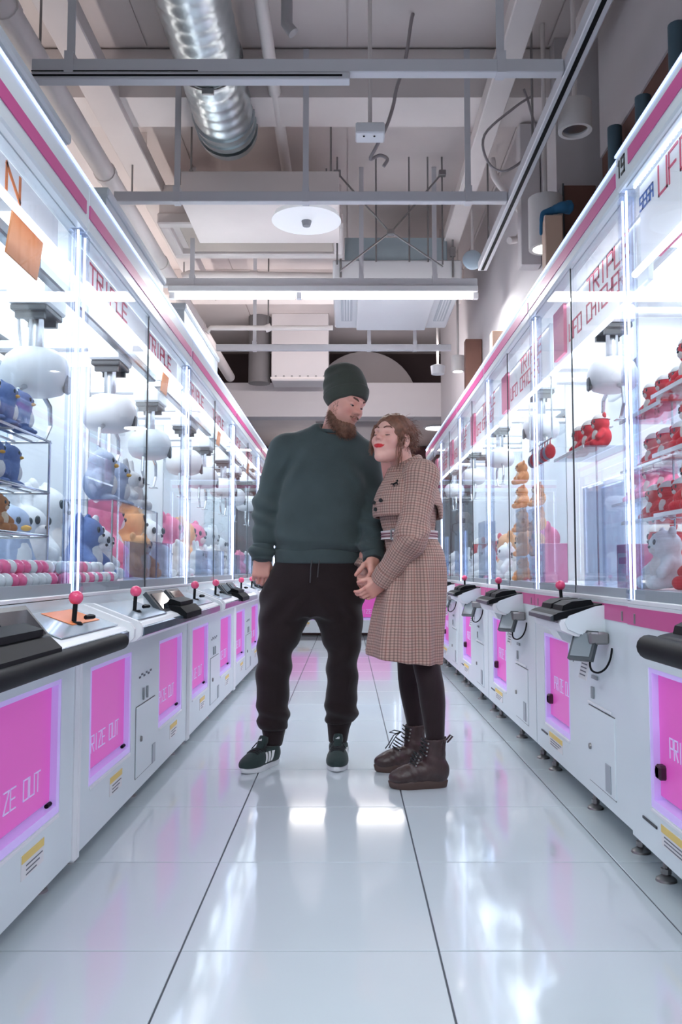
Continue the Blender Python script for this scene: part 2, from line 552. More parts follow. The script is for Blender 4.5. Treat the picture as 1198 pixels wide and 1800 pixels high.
for (x, z, w_, y1, lab) in ((-1.34, 3.48, .17, 7.94, 'white box girder running away above the left machines'), (.80, 3.42, .12, 7.94, 'white box girder running away above the right side'), (1.16, 3.5, .10, 4.22, 'narrow white girder between the girder and the right soffit')):
    o = MB().box(x - w_ / 2, x + w_ / 2, 1.5, y1, z - .05, z + .05, .006).build('girder', M_BEAM)
    tag(o, lab, 'girder')
    for y in (2.2, 3.6, 5.4, 7.0):
        if y < y1:
            MB().box(x - .02, x + .02, y - .004, y + .004, z + .05, ZC - .013).build('hanger', M_BEAM, o)

t = thing('ceiling_air_unit', 'wide beige ceiling air unit behind the second lighting rail', 'air conditioner', (0, 0, 3.23))
MB().box(-1.28, -.04, 5.60, 6.22, .03, .26, .006).build('housing', M_BEAM, t)
MB().box(-1.16, -.10, 5.68, 6.14, -.004, .035, .006).build('cover_panel', mat('beige_panel', (.52, .45, .40), .6), t)
MB().box(-1.29, -.03, 5.585, 5.665, -.02, .06, .01).build('front_frame', M_PIPE, t)
MB().box(-1.29, -.03, 6.16, 6.24, -.02, .05, .01).build('rear_frame', M_PIPE, t)
for x in (-1.29, -.10):
    MB().box(x, x + .07, 5.665, 6.16, -.02, .05, .01).build('side_frame', M_PIPE, t)
MB().box(-1.14, -.12, 5.668, 5.680, .0, .03).build('air_slot', M_BLACK, t)
q = MB()
for x in (-1.2, -.15):
    rod_up(q, x, 5.9, .26, .006, ZC - .013 - 3.23)
q.build('hanger_rods', M_STEEL, t)

t = thing('ceiling_air_cassette', 'white ceiling air cassette lit from the batten in front of it', 'air conditioner', (0, 0, 2.98))
MB().box(-.11, .87, 6.28, 7.35, .02, .24, .012).build('housing', M_WHITE2, t)
MB().box(.08, .68, 6.34, 7.31, -.012, .02, .006).build('intake_panel', M_WHITE2, t)
for x in (-.05, .735):
    v = MB().box(x, x + .09, 6.5, 7.12, .012, .0205, .003).build('air_louvre', mat('louvre_grey', (.55, .58, .62), .5), t)
    q = MB()
    for j in range(3):
        q.box(x + .02 + .022 * j, x + .03 + .022 * j, 6.53, 7.09, .008, .0125)
    q.build('louvre_blade', M_WHITE2, v)
MB().box(-.02, .76, 6.30, 6.33, .24, .42, .004).build('upper_case', mat('blue_grey_case', (.38, .46, .50), .4), t)
MB().box(-.02, .76, 6.33, 7.2, .24, .42, .004).build('upper_body', mat('blue_grey_case', (.38, .46, .50), .4), t)
for x in (-.05, .80):
    rod_up(MB(), x, 6.27, .10, .008, ZC - .013 - 2.98).box(x - .02, x + .02, 6.26, 6.285, .26, .33).build('hanger_rod', M_STEEL, t)

# bracing of the cassette: thin crossed rods
t = thing('rod_bracing', 'crossed thin steel bracing rods under the ceiling', 'bracing', (0, 5.7, 0))
nodes = {'a': (-.07, 3.62), 'b': (.66, 3.62), 'c': (.30, 3.20), 'd': (-.05, 2.93), 'e': (.66, 2.96)}
for (p, q_) in (('a', 'c'), ('c', 'e'), ('b', 'c'), ('c', 'd')):
    MB().cyl((nodes[p][0], 0, nodes[p][1]), (nodes[q_][0], 0.02, nodes[q_][1]), .0065, n=6).build('brace_rod', M_STEEL, t)
for x, z in ((-.07, 2.93), (.20, 2.95), (.43, 2.95), (.56, 2.95), (.66, 2.93)):
    MB().cyl((x, .03, z + .05), (x, .03, ZC - .013), .006, n=6).build('hanger_rod', M_STEEL, t)
for k_ in ('a', 'b', 'c'):
    MB().box(nodes[k_][0] - .025, nodes[k_][0] + .025, -.01, .03, nodes[k_][1] - .02, nodes[k_][1] + .02, .004).build('clamp', M_STEEL, t)

# lamps and small devices
t = thing('disc_lamp', 'round white disc lamp under the second lighting rail', 'lamp', (-.235, 4.76, 2.885))
MB().cyl((0, 0, -.005), (0, 0, .03), .20, .185, 40).build('disc', mat('lamp_white', (.85, .87, .9), .4, emit=(.9, .93, 1), es=.25), t, 30)
MB().cyl((0, 0, -.035), (0, 0, -.005), .022, .03, 14).build('socket', mat('grey_socket', (.35, .36, .38), .5), t, 30)
rod_up(MB(), 0, 0, .03, .008, 3.47 - 2.885).build('hanger_rod', M_STEEL, t)

t = thing('sensor_box', 'small white box hanging on a rod in the middle of the ceiling', 'sensor', (.11, 3.95, 2.95))
MB().box(-.07, .07, -.05, .05, 0, .055, .006).build('housing', M_WHITE2, t)
MB().cyl((-.03, -.02, -.004), (-.03, -.02, 0), .005, n=8).cyl((.02, -.02, -.004), (.02, -.02, 0), .005, n=8).build('indicator', M_BLACK, t)
MB().cyl((0, 0, .055), (0, 0, ZC - .013 - 2.95), .010, n=8).build('drop_rod', M_PIPE, t)

o = MB().tube(curve_path([(.34, 4.2, ZC - .014), (.33, 4.2, 3.7), (.30, 4.2, 3.5), (.255, 4.2, 3.35), (.235, 4.2, 3.25), (.20, 4.2, 3.14), (.15, 4.25, 3.06), (.12, 4.28, 3.01), (.17, 4.3, 3.04), (.21, 4.3, 3.02), (.19, 4.3, 2.98)]), .009, 8).build('hanging_cable', mat('grey_cable', (.36, .32, .33), .6), None, 60)
tag(o, 'loose grey cable hanging from the ceiling beside the sensor box', 'cable')
o = MB().tube(curve_path([(.97, 4.3, 3.36), (.88, 4.3, 3.30), (.72, 4.3, 3.15), (.74, 4.3, 3.0), (.84, 4.3, 2.96), (.99, 4.3, 3.1), (.96, 4.3, 3.3), (.93, 4.3, 3.40)]), .007, 6).build('cable_loop', mat('grey_cable', (.36, .32, .33), .6), None, 60)
tag(o, 'thin looped cable beside the lighting track on the right', 'cable')
o = MB().tube(curve_path([(.88, 5.0, 3.37), (.90, 5.0, 3.25), (1.0, 5.05, 3.15), (1.08, 5.05, 3.02), (1.05, 5.05, 2.9), (.98, 5.0, 2.86)]), .022, 8).build('flexible_hose', M_PIPE, None, 60)
tag(o, 'pale flexible hose curling down behind the lighting track', 'hose')


def can_light(x, y, z, r, h, lit, label):
    t = thing('can_light', label, 'light', (x, y, z), group='cylindrical downlights on the right')
    prof = [(r, 0), (r, h)]
    b = MB()
    n = 28
    for rr, zz in ((r * .72, .012), (r * .78, 0), (r, 0), (r, h), (0.001, h)):
        for a in range(n):
            b.v.append((rr * math.cos(2 * PI * a / n), rr * math.sin(2 * PI * a / n), zz))
    for i in range(4):
        for a in range(n):
            c = (a + 1) % n
            b.f.append((i * n + a, i * n + c, (i + 1) * n + c, (i + 1) * n + a))
    b.build('lamp_body', mat('can_white', (.74, .70, .68), .5), t, 35)
    MB().cyl((0, 0, .010), (0, 0, .014), r * .73, n=24).build('reflector', M_LAMP if lit else M_CHROME, t, 30)
    MB().cyl((0, 0, h), (0, 0, ZC - .013 - z), .012, n=8).build('stem', M_PIPE, t)


can_light(1.035, 3.72, 2.86, .075, .13, False, 'unlit cylinder downlight beside the lighting track, upper right')
can_light(1.03, 4.285, 2.53, .088, .27, True, 'lit tall white cylinder downlight behind the tan board')
can_light(.98, 7.4, 2.62, .06, .14, True, 'small lit white can lamp at the far end of the right row')

t = thing('ceiling_speaker', 'small white round speaker hanging on a rod near the far right', 'speaker', (.84, 7.75, 2.68))
MB().cyl((0, 0, 0), (0, 0, .075), .060, .068, 20).cyl((0, 0, .075), (0, 0, .09), .068, .03, 20).build('body', M_WHITE2, t, 35)
MB().cyl((0, 0, .09), (0, 0, ZC - .013 - 2.68), .010, n=8).build('drop_rod', M_PIPE, t)
t = thing('wall_fan', 'small pale blue round fan head at the end of the lighting track', 'fan', (.87, 5.75, 3.02))
MB().sphere((0, 0, 0), .07, 16, 10, (1, .5, 1)).build('fan_head', mat('pale_blue_plastic', (.55, .68, .78), .4), t, 50)
MB().cyl((0, 0, .06), (0, 0, ZC - .013 - 3.02), .009, n=8).build('drop_rod', M_PIPE, t)

struct(MB().box(1.32, 1.36, -1.0, 4.25, 2.16, 3.0).build('trim_8', M_BROWN))       # brown back board over the machine roofs
# boards and boxes standing on top of the right machines
o = MB().box(1.13, 1.30, 4.30, 4.38, 2.17, 2.88, .004).build('brown_panel', M_BROWN); tag(o, 'dark brown board panel standing above the right machines', 'panel')
MB().box(1.12, 1.13, 4.29, 4.38, 2.17, 2.885).build('edge_strip', M_DARKGREY, o)
o = MB().box(.965, 1.05, 4.02, 4.10, 2.149, 2.60, .004).build('tan_box', M_TAN); tag(o, 'upright tan board box in front of the lit cylinder downlight', 'box')
o = MB().box(1.0, 1.115, 4.75, 4.85, 2.62, 3.46, .004).build('white_panel', M_WALL); tag(o, 'tall white panel hanging between the lighting track and the brown board', 'panel')
o = MB().tube(curve_path([(1.10, 4.07, 2.66), (1.055, 4.05, 2.65), (1.01, 4.05, 2.635), (.985, 4.04, 2.625), (.955, 4.03, 2.61), (.945, 4.02, 2.56), (.943, 4.02, 2.50)]), [.030, .036, .034, .03, .03, .03, .03, .028, .026, .024, .024, .022, .02, .02, .02, .018, .018, .018, .016, .016, .015, .014, .013, .012, .012, .011, .010, .010, .010, .009, .008, .008, .008, .008, .008, .008, .006], 8).build('blue_cloth', mat('blue_cloth', (.03, .16, .32), .7), None, 60); tag(o, 'dark blue rag draped over the top of the tan box', 'cloth')
for i, (y0, y1, zt, lab) in enumerate(((2.25, 2.95, 2.44, 'nearest'), (3.45, 4.55, 2.47, 'middle'), (5.15, 6.50, 2.52, 'farthest'))):
    t = thing('storage_bin', 'pale plastic bin on the roof of the left machines, %s of three' % lab, 'bin', (-1.28, 0, 2.0225), 0, 'bins on the left machine roofs')
    b_ = MB().prism([(y0 + .03, 0), (y1 - .01, 0), (y1, zt - 2.06), (y0, zt - 2.06)], -.25, .27, 'x').build('bin_body', mat('pale_plastic', (.60, .66, .70), .45), t)
    MB().box(-.265, .285, y0 - .012, y1 + .012, zt - 2.06, zt - 2.02, .008).build('bin_lid', mat('pale_lid', (.66, .72, .76), .4), t)
o = MB().box(.98, 1.115, 6.9, 7.0, 2.17, 2.78, .004).build('brown_column', M_BROWN); tag(o, 'brown column above the far right machines', 'column')
o = MB().box(1.0, 1.10, 5.75, 5.85, 2.17, 2.52, .004).build('tan_box', M_TAN); tag(o, 'small tan box on top of the third right machine', 'box')
for i in range(4):
    o = MB().cyl((1.27, 2.75 + .38 * i, 2.149), (1.27, 2.75 + .38 * i, 2.90 + .07 * (i % 2)), .034, n=14).build('storage_tube', mat('teal_tube', (.07, .13, .17), .5), None, 40)
    tag(o, 'upright dark teal tube on top of the right machine, %s from the camera' % ('nearest', 'second', 'third', 'farthest')[i], 'tube', 'teal tubes on the right machines')

# far end of the aisle
t = tag(MB().box(-.85, -.21, 9.35, 9.7, 2.98, ZC - .013, .005).build('air_shaft', M_WALL), 'white square air shaft above the bulkhead', 'air box')
q = MB()
for i in range(7):
    q.cyl((-.80 + .09 * i, 9.345, 3.03), (-.80 + .09 * i, 9.35, 3.03), .012, n=8)
q.build('bolt_row', M_STEEL, t)
MB().box(-.86, -.20, 9.34, 9.36, 3.0, 3.02).build('flange', M_PIPE, t)
tag(MB().cyl((-1.0, 9.5, 2.98), (-1.0, 9.5, ZC - .013), .125, n=20).build('round_duct', mat('grey_duct', (.16, .15, .155), .5), None, 40), 'dark grey round duct beside the white air shaft', 'duct')
tag(MB().cyl((.22, 10.5, 2.95), (.22, 10.62, 2.95), .66, n=48).build('round_hoarding', mat('grey_panel', (.42, .38, .38), .6), None, 30), 'large pale grey round board behind the bulkhead', 'board')
t = thing('ceiling_downlight', 'round lit downlight in the low ceiling beyond the bulkhead', 'light', (1.16, 10.9, 2.70))
MB().cyl((0, 0, 0), (0, 0, .015), .17, n=28).build('trim_ring', M_WHITE2, t, 30)
MB().cyl((0, 0, -.006), (0, 0, 0), .14, n=28).build('lens', M_LAMP, t, 30)
tag(MB().box(-2.2, 1.8, 12.6, 12.75, 0.0, 2.70).build('back_partition', mat('maroon_partition', (.10, .035, .04), .6)), 'dark maroon partition across the far end', 'partition')

# ------------------------------------------------------------------ claw machines (local x along the front, y into the machine, z up)
def holed_front(mb, x0, x1, z0, z1, holes, y, depth):
    xs = sorted({x0, x1, *[h[0] for h in holes], *[h[1] for h in holes]})
    zs = sorted({z0, z1, *[h[2] for h in holes], *[h[3] for h in holes]})
    for a, b in zip(xs[:-1], xs[1:]):
        for c, d in zip(zs[:-1], zs[1:]):
            if any(h[0] <= a and b <= h[1] and h[2] <= c and d <= h[3] for h in holes):
                continue
            mb.quad((a, y, c), (b, y, c), (b, y, d), (a, y, d))
    for a, b, c, d in holes:
        mb.quad((a, y, c), (a, y + depth, c), (a, y + depth, d), (a, y, d))
        mb.quad((b, y, c), (b, y, d), (b, y + depth, d), (b, y + depth, c))
        mb.quad((a, y, c), (b, y, c), (b, y + depth, c), (a, y + depth, c))
        mb.quad((a, y, d), (a, y + depth, d), (b, y + depth, d), (b, y, d))
        mb.quad((a, y + depth, c), (b, y + depth, c), (b, y + depth, d), (a, y + depth, d))
    return mb


def raised_plate(y, x0, x1, z0, z1, t=0.004):
    return MB().box(x0, x1, y - t, y, z0, z1, 0.0015)


def prize_window(root, x0, x1, z0, z1, text, tx0, tw, tz, th, knob=None):
    """recessed magenta flap in a lavender frame; parts of the machine"""
    f = MB()
    e = 0.022
    f.box(x0, x1, 0.002, 0.036, z0, z0 + e); f.box(x0, x1, 0.002, 0.036, z1 - e * .6, z1)
    f.box(x0, x0 + e, 0.002, 0.036, z0 + e, z1 - e * .6); f.box(x1 - e, x1, 0.002, 0.036, z0 + e, z1 - e * .6)
    fr = f.build('prize_frame', M_LAVENDER, root)
    MB().box(x0 + 0.01, x1 - 0.01, -0.004, 0.004, z0 - 0.012, z0 - 0.002, .002).build('sill', M_WHITE2, fr)
    d = MB().box(x0 + e, x1 - e, 0.020, 0.028, z0 + e + .012, z1 - e * .6, .002).build('prize_door', M_PINKGLOW, root)
    lettering(text, tx0, tz, tw, th, 0.020, 0.0034).build('prize_lettering', M_LETTER, d)
    l = MB().cyl((x1 - e - .03, 0.018, z0 + e + .006), (x1 - e + .005, 0.018, z0 + e + .006), .006, n=8)
    l.build('hinge', M_BLACK, d)
    if knob:
        MB().cyl((knob[0], 0.0, knob[1]), (knob[0], 0.03, knob[1]), .016, n=10).box(knob[0] - .018, knob[0] + .018, .0, .028, knob[1] - .02, knob[1] + .02, .006).build('door_stop', mat('maroon_rubber', (.05, .012, .03), .5), d)
    return d


def corner_post(root, x, y, z0, z1, side):
    """clear acrylic post with two lit tubes"""
    p = MB().box(x - .021, x + .021, y, y + .042, z0, z1, .006).build('corner_post', M_ACRYL, root)
    MB().box(x - .0025 + side * .011, x + .0025 + side * .011, y + .012, y + .017, z0 + .005, z1 - .005).build('led_or_fill_strip', M_LED, p)
    MB().box(x - .001 - side * .014, x + .001 - side * .014, y + .018, y + .021, z0 + .005, z1 - .005).build('led_edge', M_LEDSOFT, p)
    return p


def claw_unit(root, x, y, zr, drop=0.26, r=0.118, open_=0.0):
    """trolley on the gantry, shaft and the white dome with its two arms"""
    t = MB().box(x - .10, x + .10, y - .07, y + .07, zr - .05, zr + .02, .008)
    t.box(x - .055, x + .07, y - .05, y + .05, zr + .02, zr + .06, .006)
    t.build('claw_trolley', M_WHITE2, root, 30)
    pl = MB().box(x - .085, x + .085, y - .062, y + .062, zr - .072, zr - .051, .004).box(x - .07, x - .05, y - .05, y + .05, zr - .095, zr - .072).box(x + .05, x + .07, y - .05, y + .05, zr - .095, zr - .072)
    pl.build('mounting_plate', M_DARKGREY, root)
    MB().cyl((x, y, zr - drop), (x, y, zr - .05), .026, n=14).build('claw_shaft', M_CHROME, root, 40)
    zc = zr - drop - r * .62
    d = MB()
    prof = [(0.25, .70), (.62, .66), (.86, .45), (.98, .15), (1.0, -.12), (.94, -.38), (.80, -.56), (.5, -.66), (0, -.68)]
    pts = []
    n = 20
    base = len(d.v)
    for (rr, zz) in prof:
        for k in range(n):
            a = 2 * PI * k / n
            d.v.append((x + r * rr * math.cos(a), y + r * rr * math.sin(a), zc + r * zz))
    for i in range(len(prof) - 1):
        for k in range(n):
            k2 = (k + 1) % n
            d.f.append((base + i * n + k, base + (i + 1) * n + k, base + (i + 1) * n + k2, base + i * n + k2))
    d.f.append(tuple(base + k for k in range(n)))
    dome = d.build('claw_dome', M_WHITE2, root, 50)
    MB().box(x - .022, x + .022, y - r * 1.0, y - r * .86, zc - r * .62, zc - r * .05, .006).build('arm_bracket', M_DARKGREY, dome)
    for s in (-1, 1):
        a = MB()
        q = .5 + open_
        path = [(x + s * r * .55, y, zc - r * .45), (x + s * r * (1.25 + open_), y, zc - r * .75), (x + s * r * (1.35 + open_), y, zc - r * 1.35), (x + s * r * (.85 + open_), y, zc - r * 1.9)]
        a.tube(path, [.010, .009, .008, .006], 8)
        a.box(path[-1][0] - .02, path[-1][0] + .02, y - .022, y + .022, path[-1][2] - .006, path[-1][2], .002)
        a.build('claw_arm', M_CHROME, root, 40)


def levelling_foot(root, x, y, z1):
    f = MB().cyl((x, y, .012), (x, y, z1 + .005), .0085, n=8)
    f.cyl((x, y, 0.0), (x, y, .006), .030, .028, 14).cyl((x, y, .006), (x, y, .016), .028, .013, 14)
    f.cyl((x, y, .020), (x, y, .034), .015, n=6)
    return f.build('levelling_foot', M_STEEL, root, 40)


def joystick(root, x, y, z, lean, ball_r=.0185, h=.052, base=True):
    st = MB().cyl((x, y, z - .004), (x + lean, y, z + h), .0062, n=10)
    if base:
        st.cyl((x, y, z - .004), (x, y, z + .004), .024, .018, 14)
    s = st.build('joystick', M_BLACK, root, 40)
    MB().sphere((x + lean * 1.2, y, z + h + ball_r * .7), ball_r, 18, 12).build('ball_top', M_BALL, s, 60)
    return s


def display(root, x0, x1, y0, z0, y1, z1):
    """tilted display: lower front edge (y0,z0), upper back edge (y1,z1)"""
    nv = Vector((0, -(z1 - z0), (y1 - y0))).normalized() * -1
    ny, nz = -(z1 - z0), (y1 - y0)
    l = math.hypot(ny, nz); ny /= l; nz /= l
    t = .016
    s = MB()
    s.prism([(y0, z0), (y1, z1), (y1 - ny * t, z1 - nz * t), (y0 - ny * t, z0 - nz * t)], x0, x1, 'x')
    b = s.build('display', M_DARKGREY, root)
    def lerp(a, e):
        return (y0 + (y1 - y0) * a + ny * e, z0 + (z1 - z0) * a + nz * e)
    sc = MB().prism([lerp(.14, .0), lerp(.86, .0), lerp(.86, .003), lerp(.14, .003)], x0 + .03, x1 - .02, 'x')
    sc.build('screen', M_SCREEN, b)
    h = MB().prism([(y0 - ny * t, z0 - nz * t), (y1 - ny * t, z1 - nz * t), (y1 + .01, z0 - nz * t)], x0 + .01, x1 - .01, 'x')
    h.build('display_stand', M_WHITE2, root)


def access_door(root, x0, x1, z0, z1, lock, plate, slots, y=0.0):
    d = MB().box(x0, x1, y - .004, y + .002, z0, z1, .0015)
    dd = d.build('access_door', M_WHITE, root)
    s = MB()
    for (a, b, c, e) in ((x0 - .003, x0, z0, z1), (x0, x1, z0 - .003, z0), (x0, x1, z1, z1 + .003)):
        s.box(a, b, y - .0012, y + .001, c, e)
    s.build('door_gap', M_SEAM, root)
    MB().cyl((lock[0], y - .010, lock[1]), (lock[0], y, lock[1]), .010, .012, 12).build('lock', M_STEEL, dd, 40)
    MB().box(plate[0], plate[1], y - .007, y - .004, plate[2], plate[3], .001).build('latch_plate', mat('grey_latch', (.40, .44, .48), .35, metal=.3), dd)
    for q in slots:
        MB().box(q[0], q[1], y - .006, y - .001, q[2], q[3]).build('coin_slot', mat('grey_slot', (.33, .36, .38), .5), root)


def sign_board(root, x0, x1, y, z0, z1, lines):
    """lit sign hanging inside, lettering on its front"""
    b = MB().box(x0, x1, y, y + .02, z0, z1, .003).build('sign_board', mat('sign_face', (.85, .86, .9), .4, emit=(.9, .92, 1), es=.15), root)
    for (t, a, zz, ww, hh, m, th) in lines:
        lettering(t, a, zz, ww, hh, y, th).build('sign_lettering', m, b)
    MB().cyl((x0, y - .02, z0 - .03), (x1, y - .02, z0 - .03), .010, n=8).build('sign_tube', M_LED, b)


def peg_hooks(root, spots, y, l=.16):
    for (x, z) in spots:
        MB().tube([(x, y, z), (x, y - l, z), (x, y - l - .004, z + .02)], .004, 6).build('peg_hook', M_CHROME, root)


def glass_case(root, W, D, zb, zt, back=M_INNER, strip=.03, mid=True):
    """everything above the cabinet that shows: strips, panes, floor, back, sides"""
    MB().box(.0, W, .0, .03, zb - .004, zb + .010, .002).build('window_rail', M_WHITE2, root)
    MB().box(.03, W - .03, .012, .028, zb + .010, zb + .010 + strip).build('grey_strip', M_GREYSTRIP, root)
    MB().box(.02, W - .02, .03, D - .02, zb + .012, zb + .03).build('play_floor', M_WHITE2, root)
    MB().box(.0, W, D - .02, D, zb, zt).build('back_panel', back, root)
    if mid:
        MB().box(.042, W / 2 + .012, .008, .013, zb + .012, zt).build('glass_pane', M_GLASS, root)
        MB().box(W / 2 - .012, W - .042, .018, .023, zb + .012, zt).build('glass_pane', M_GLASS, root)
        MB().box(W / 2 - .003, W / 2 + .003, .010, .015, zb + .012, zt).build('pane_edge', M_SEAM, root)
    else:
        MB().box(.042, W - .042, .008, .013, zb + .012, zt).build('glass_pane', M_GLASS, root)
    for x in (.002, W - .008):
        MB().box(x, x + .006, .045, D * .55, zb + .012, zt).build('side_pane', M_GLASS, root)
        MB().box(x, x + .006, D * .55, D - .02, zb + .012, zt).build('whitening_panel', M_WHITE2, root)  # opaque white rear sides, added to whiten the view through the case


def left_machine(loc, label, W=1.71, accent=None, bar=False, rz=PI / 2, group='row of claw machines on the left', hooks=None, signs=True):
    D, hb, zb, zt, top = .92, .05, .795, 1.89, 2.04
    r = thing('claw_machine', label, 'claw machine', loc, rz, group)
    wins = [(.13, .63), (W - .63, W - .13)]
    mb = holed_front(MB(), .008, W - .008, hb, .795, [(a, b, .215, .575) for a, b in wins], 0.0, .04)
    x0, x1 = .008, W - .008
    mb.quad((x0, 0, hb), (x0, 0, .795), (x0, D, .795), (x0, D, hb)); mb.quad((x1, 0, hb), (x1, D, hb), (x1, D, .795), (x1, 0, .795))
    mb.quad((x0, D, hb), (x0, D, .795), (x1, D, .795), (x1, D, hb)); mb.quad((x0, 0, hb), (x0, D, hb), (x1, D, hb), (x1, 0, hb))
    mb.quad((x0, 0, .795), (x1, 0, .795), (x1, D, .795), (x0, D, .795))
    mb.build('cabinet', M_WHITE, r)
    for x in (.0, W - .022):
        MB().box(x, x + .022, -.012, .02, hb - .01, .66, .008).build('corner_trim', M_WHITE2, r, 30)
    for a, b in wins:
        prize_window(r, a, b, .215, .575, 'PRIZE OUT', a + .04, .36, .300, .050)
        st = MB().box((a + b) / 2 - .02, (a + b) / 2 + .13, -.002, 0, .125, .185).build('warning_sticker', M_PAPER, r)
        MB().box((a + b) / 2 - .02, (a + b) / 2 + .13, -.003, -.002, .165, .185).build('yellow_band', M_YELLOW, st)
        k = MB()
        for j in range(3):
            k.box((a + b) / 2 + .01, (a + b) / 2 + .12 - .02 * j, -.003, -.002, .152 - .011 * j, .155 - .011 * j)
        k.build('printed_lines', M_INK, st)
    access_door(r, .70, 1.01, .10, .36, (.765, .235), (.955, 1.005, .10, .175), [(.80, .815, .375, .42), (.86, .875, .375, .42)])
    k = MB()
    for j in range(6):
        k.box(.74 + .035 * j, .765 + .035 * j, -.002, 0, .463 + .008 * (j % 2), .470 + .008 * (j % 2))
    k.build('printed_lines', M_INK, r)
    # control deck
    deckm = M_DECK
    dk = MB().prism([(0.0, .765), (-.150, .712), (-.166, .700), (-.166, .672), (-.150, .660), (0.0, .640)], .05, W - .05, 'x')
    dk.build('control_deck', M_WHITE2, r)
    for (a, b) in ((.09, .56), (W - .56, W - .09)):
        pl = MB().prism([(-.012, .7635), (-.140, .7183), (-.140, .7213), (-.012, .7665)], a, b, 'x').build('deck_plate', deckm, r)
        if accent:
            MB().prism([(-.02, .7645), (-.10, .7363), (-.10, .7373), (-.02, .7655)], a + .20, b - .04, 'x').build('orange_print', accent, pl)
    MB().prism([(-.1655, .704), (-.172, .700), (-.172, .676), (-.1655, .672)], .09, W - .09, 'x').build('deck_edge', mat('smoked_edge', (.10, .14, .18), .15, coat=.4), r)
    for x in (.035, W - .055):
        prof = [(0, .775), (-.03, .775), (-.165, .722), (-.178, .705), (-.176, .680), (-.160, .664), (0, .632)]
        MB().prism(prof, x, x + .02, 'x').build('deck_end_cap', M_WHITE2, r)
    if bar:
        b_ = MB().cyl((.10, -.178, .683), (W - .20, -.178, .683), .022, n=14)
        b_.sphere((W - .20, -.178, .683), .022, 12, 8)
        b_.build('bumper_bar', M_BLACK, r, 40)
    for (x, ln) in ((.31, .012), (W - .31, .012)):
        joystick(r, x, -.086, .738, ln)
        g = MB().tube([(x + .02, -.11, .752), (x + .055, -.12, .752), (x + .085, -.10, .752)], [.006, .006, .006], 6)
        g.build('stick_guard', M_BLACK, r, 40)
    display(r, .56, .82, -.126, .722, -.064, .795)
    display(r, .89, 1.13, -.126, .722, -.064, .795)
    bx = MB().prism([(-.09, .745), (-.16, .735), (-.185, .712), (-.185, .690), (-.09, .70)], .70, 1.02, 'x').build('payment_reader', M_BLACK, r)
    MB().prism([(-.10, .7455), (-.155, .7375), (-.155, .752), (-.115, .765)], .73, .99, 'x').build('reader_hood', M_BLACK, bx)
    glass_case(r, W, D, zb, zt, hooks and M_INNERDARK or M_INNER)
    for x, s in ((.021, 1), (W - .021, -1)):
        corner_post(r, x, .0, zb, zt, s)
        rp = MB().box(x - .018, x + .018, D - .05, D - .02, zb, zt, .004).build('rear_post', M_WHITE2, r)
        MB().box(x + s * .019, x + s * .024, D - .045, D - .038, zb + .04, zt - .04).build('led_or_fill_strip', M_LED, rp)  # glowing strip added to brighten the back of the case
    # header and roof
    MB().box(.0, W, -.006, .06, zt, top, .006).build('header', M_WHITE, r)
    MB().box(.004, W - .03, -.009, -.005, 1.934, 1.974).build('pink_stripe', M_PINK, r)
    MB().box(.004, W - .004, -.011, -.004, top - .006, top + .001).build('led_edge', M_LEDSOFT, r)
    MB().box(.0, W, .06, D, top - .05, top - .02).build('roof', M_WHITE2, r)
    MB().box(.08, W - .08, .22, D - .08, top - .062, top - .05).build('light_panel', M_LIGHTPANEL, r)
    if signs:
        pk = M_REDINK
        ln = [('TRIPLE', .20, 1.808, .46, .060, pk, .008), ('TRIPLE', 1.0, 1.808, .46, .060, pk, .008)]
        if accent:
            ln = [('WIN', .20, 1.81, .30, .06, M_ORANGE, .012), ('WIN', 1.02, 1.81, .30, .06, M_ORANGE, .012)]
        sign_board(r, .10, W - .10, .05, 1.795, 1.886, ln)
        if accent:
            MB().prism([(.075, 1.885), (.10, 1.70), (.105, 1.70), (.08, 1.885)], W - .34, W - .12, 'x').build('orange_flap', mat('orange_card', (.85, .33, .12), .5), r)
        else:
            MB().prism([(.075, 1.88), (.095, 1.72), (.10, 1.72), (.08, 1.88)], W - .24, W - .12, 'x').build('orange_flap', mat('orange_card', (.85, .33, .12), .5), r)
    # gantry and claws
    g = MB().box(.06, W - .06, .16, .20, 1.80, 1.84, .006).box(.06, W - .06, D - .16, D - .12, 1.80, 1.84, .006)
    g.build('gantry_rail', M_CHROME, r)
    for (x, y) in ((.42, .30), (1.20, .26)):
        MB().box(x - .03, x + .03, .17, D - .13, 1.84, 1.88, .006).build('cross_rail', M_WHITE2, r)
        claw_unit(r, x, y, 1.83, .20)
    MB().tube([(.42, .37, 1.84), (.52, .40, 1.74), (.50, .38, 1.64), (.46, .34, 1.60)], .006, 6).build('cable', M_WHITE2, r, 60)
    # clear prize chutes
    for x in (() if bar else (W - .60,)):
        c = MB()
        for (a, b, e, d2) in ((x, x + .45, .05, .055), (x, x + .45, .16, .165), (x, x + .005, .05, .165), (x + .445, x + .45, .05, .165)):
            c.box(a, b, e, d2, zb + .03, zb + .20)
        c.build('prize_chute', M_ACRYL, r)
    for (x, y) in ((.12, .06), (W / 2, .06), (W - .12, .06), (.12, D - .08), (W - .12, D - .08)):
        levelling_foot(r, x, y, hb)
    if hooks:
        peg_hooks(r, hooks, D - .02)
    return r


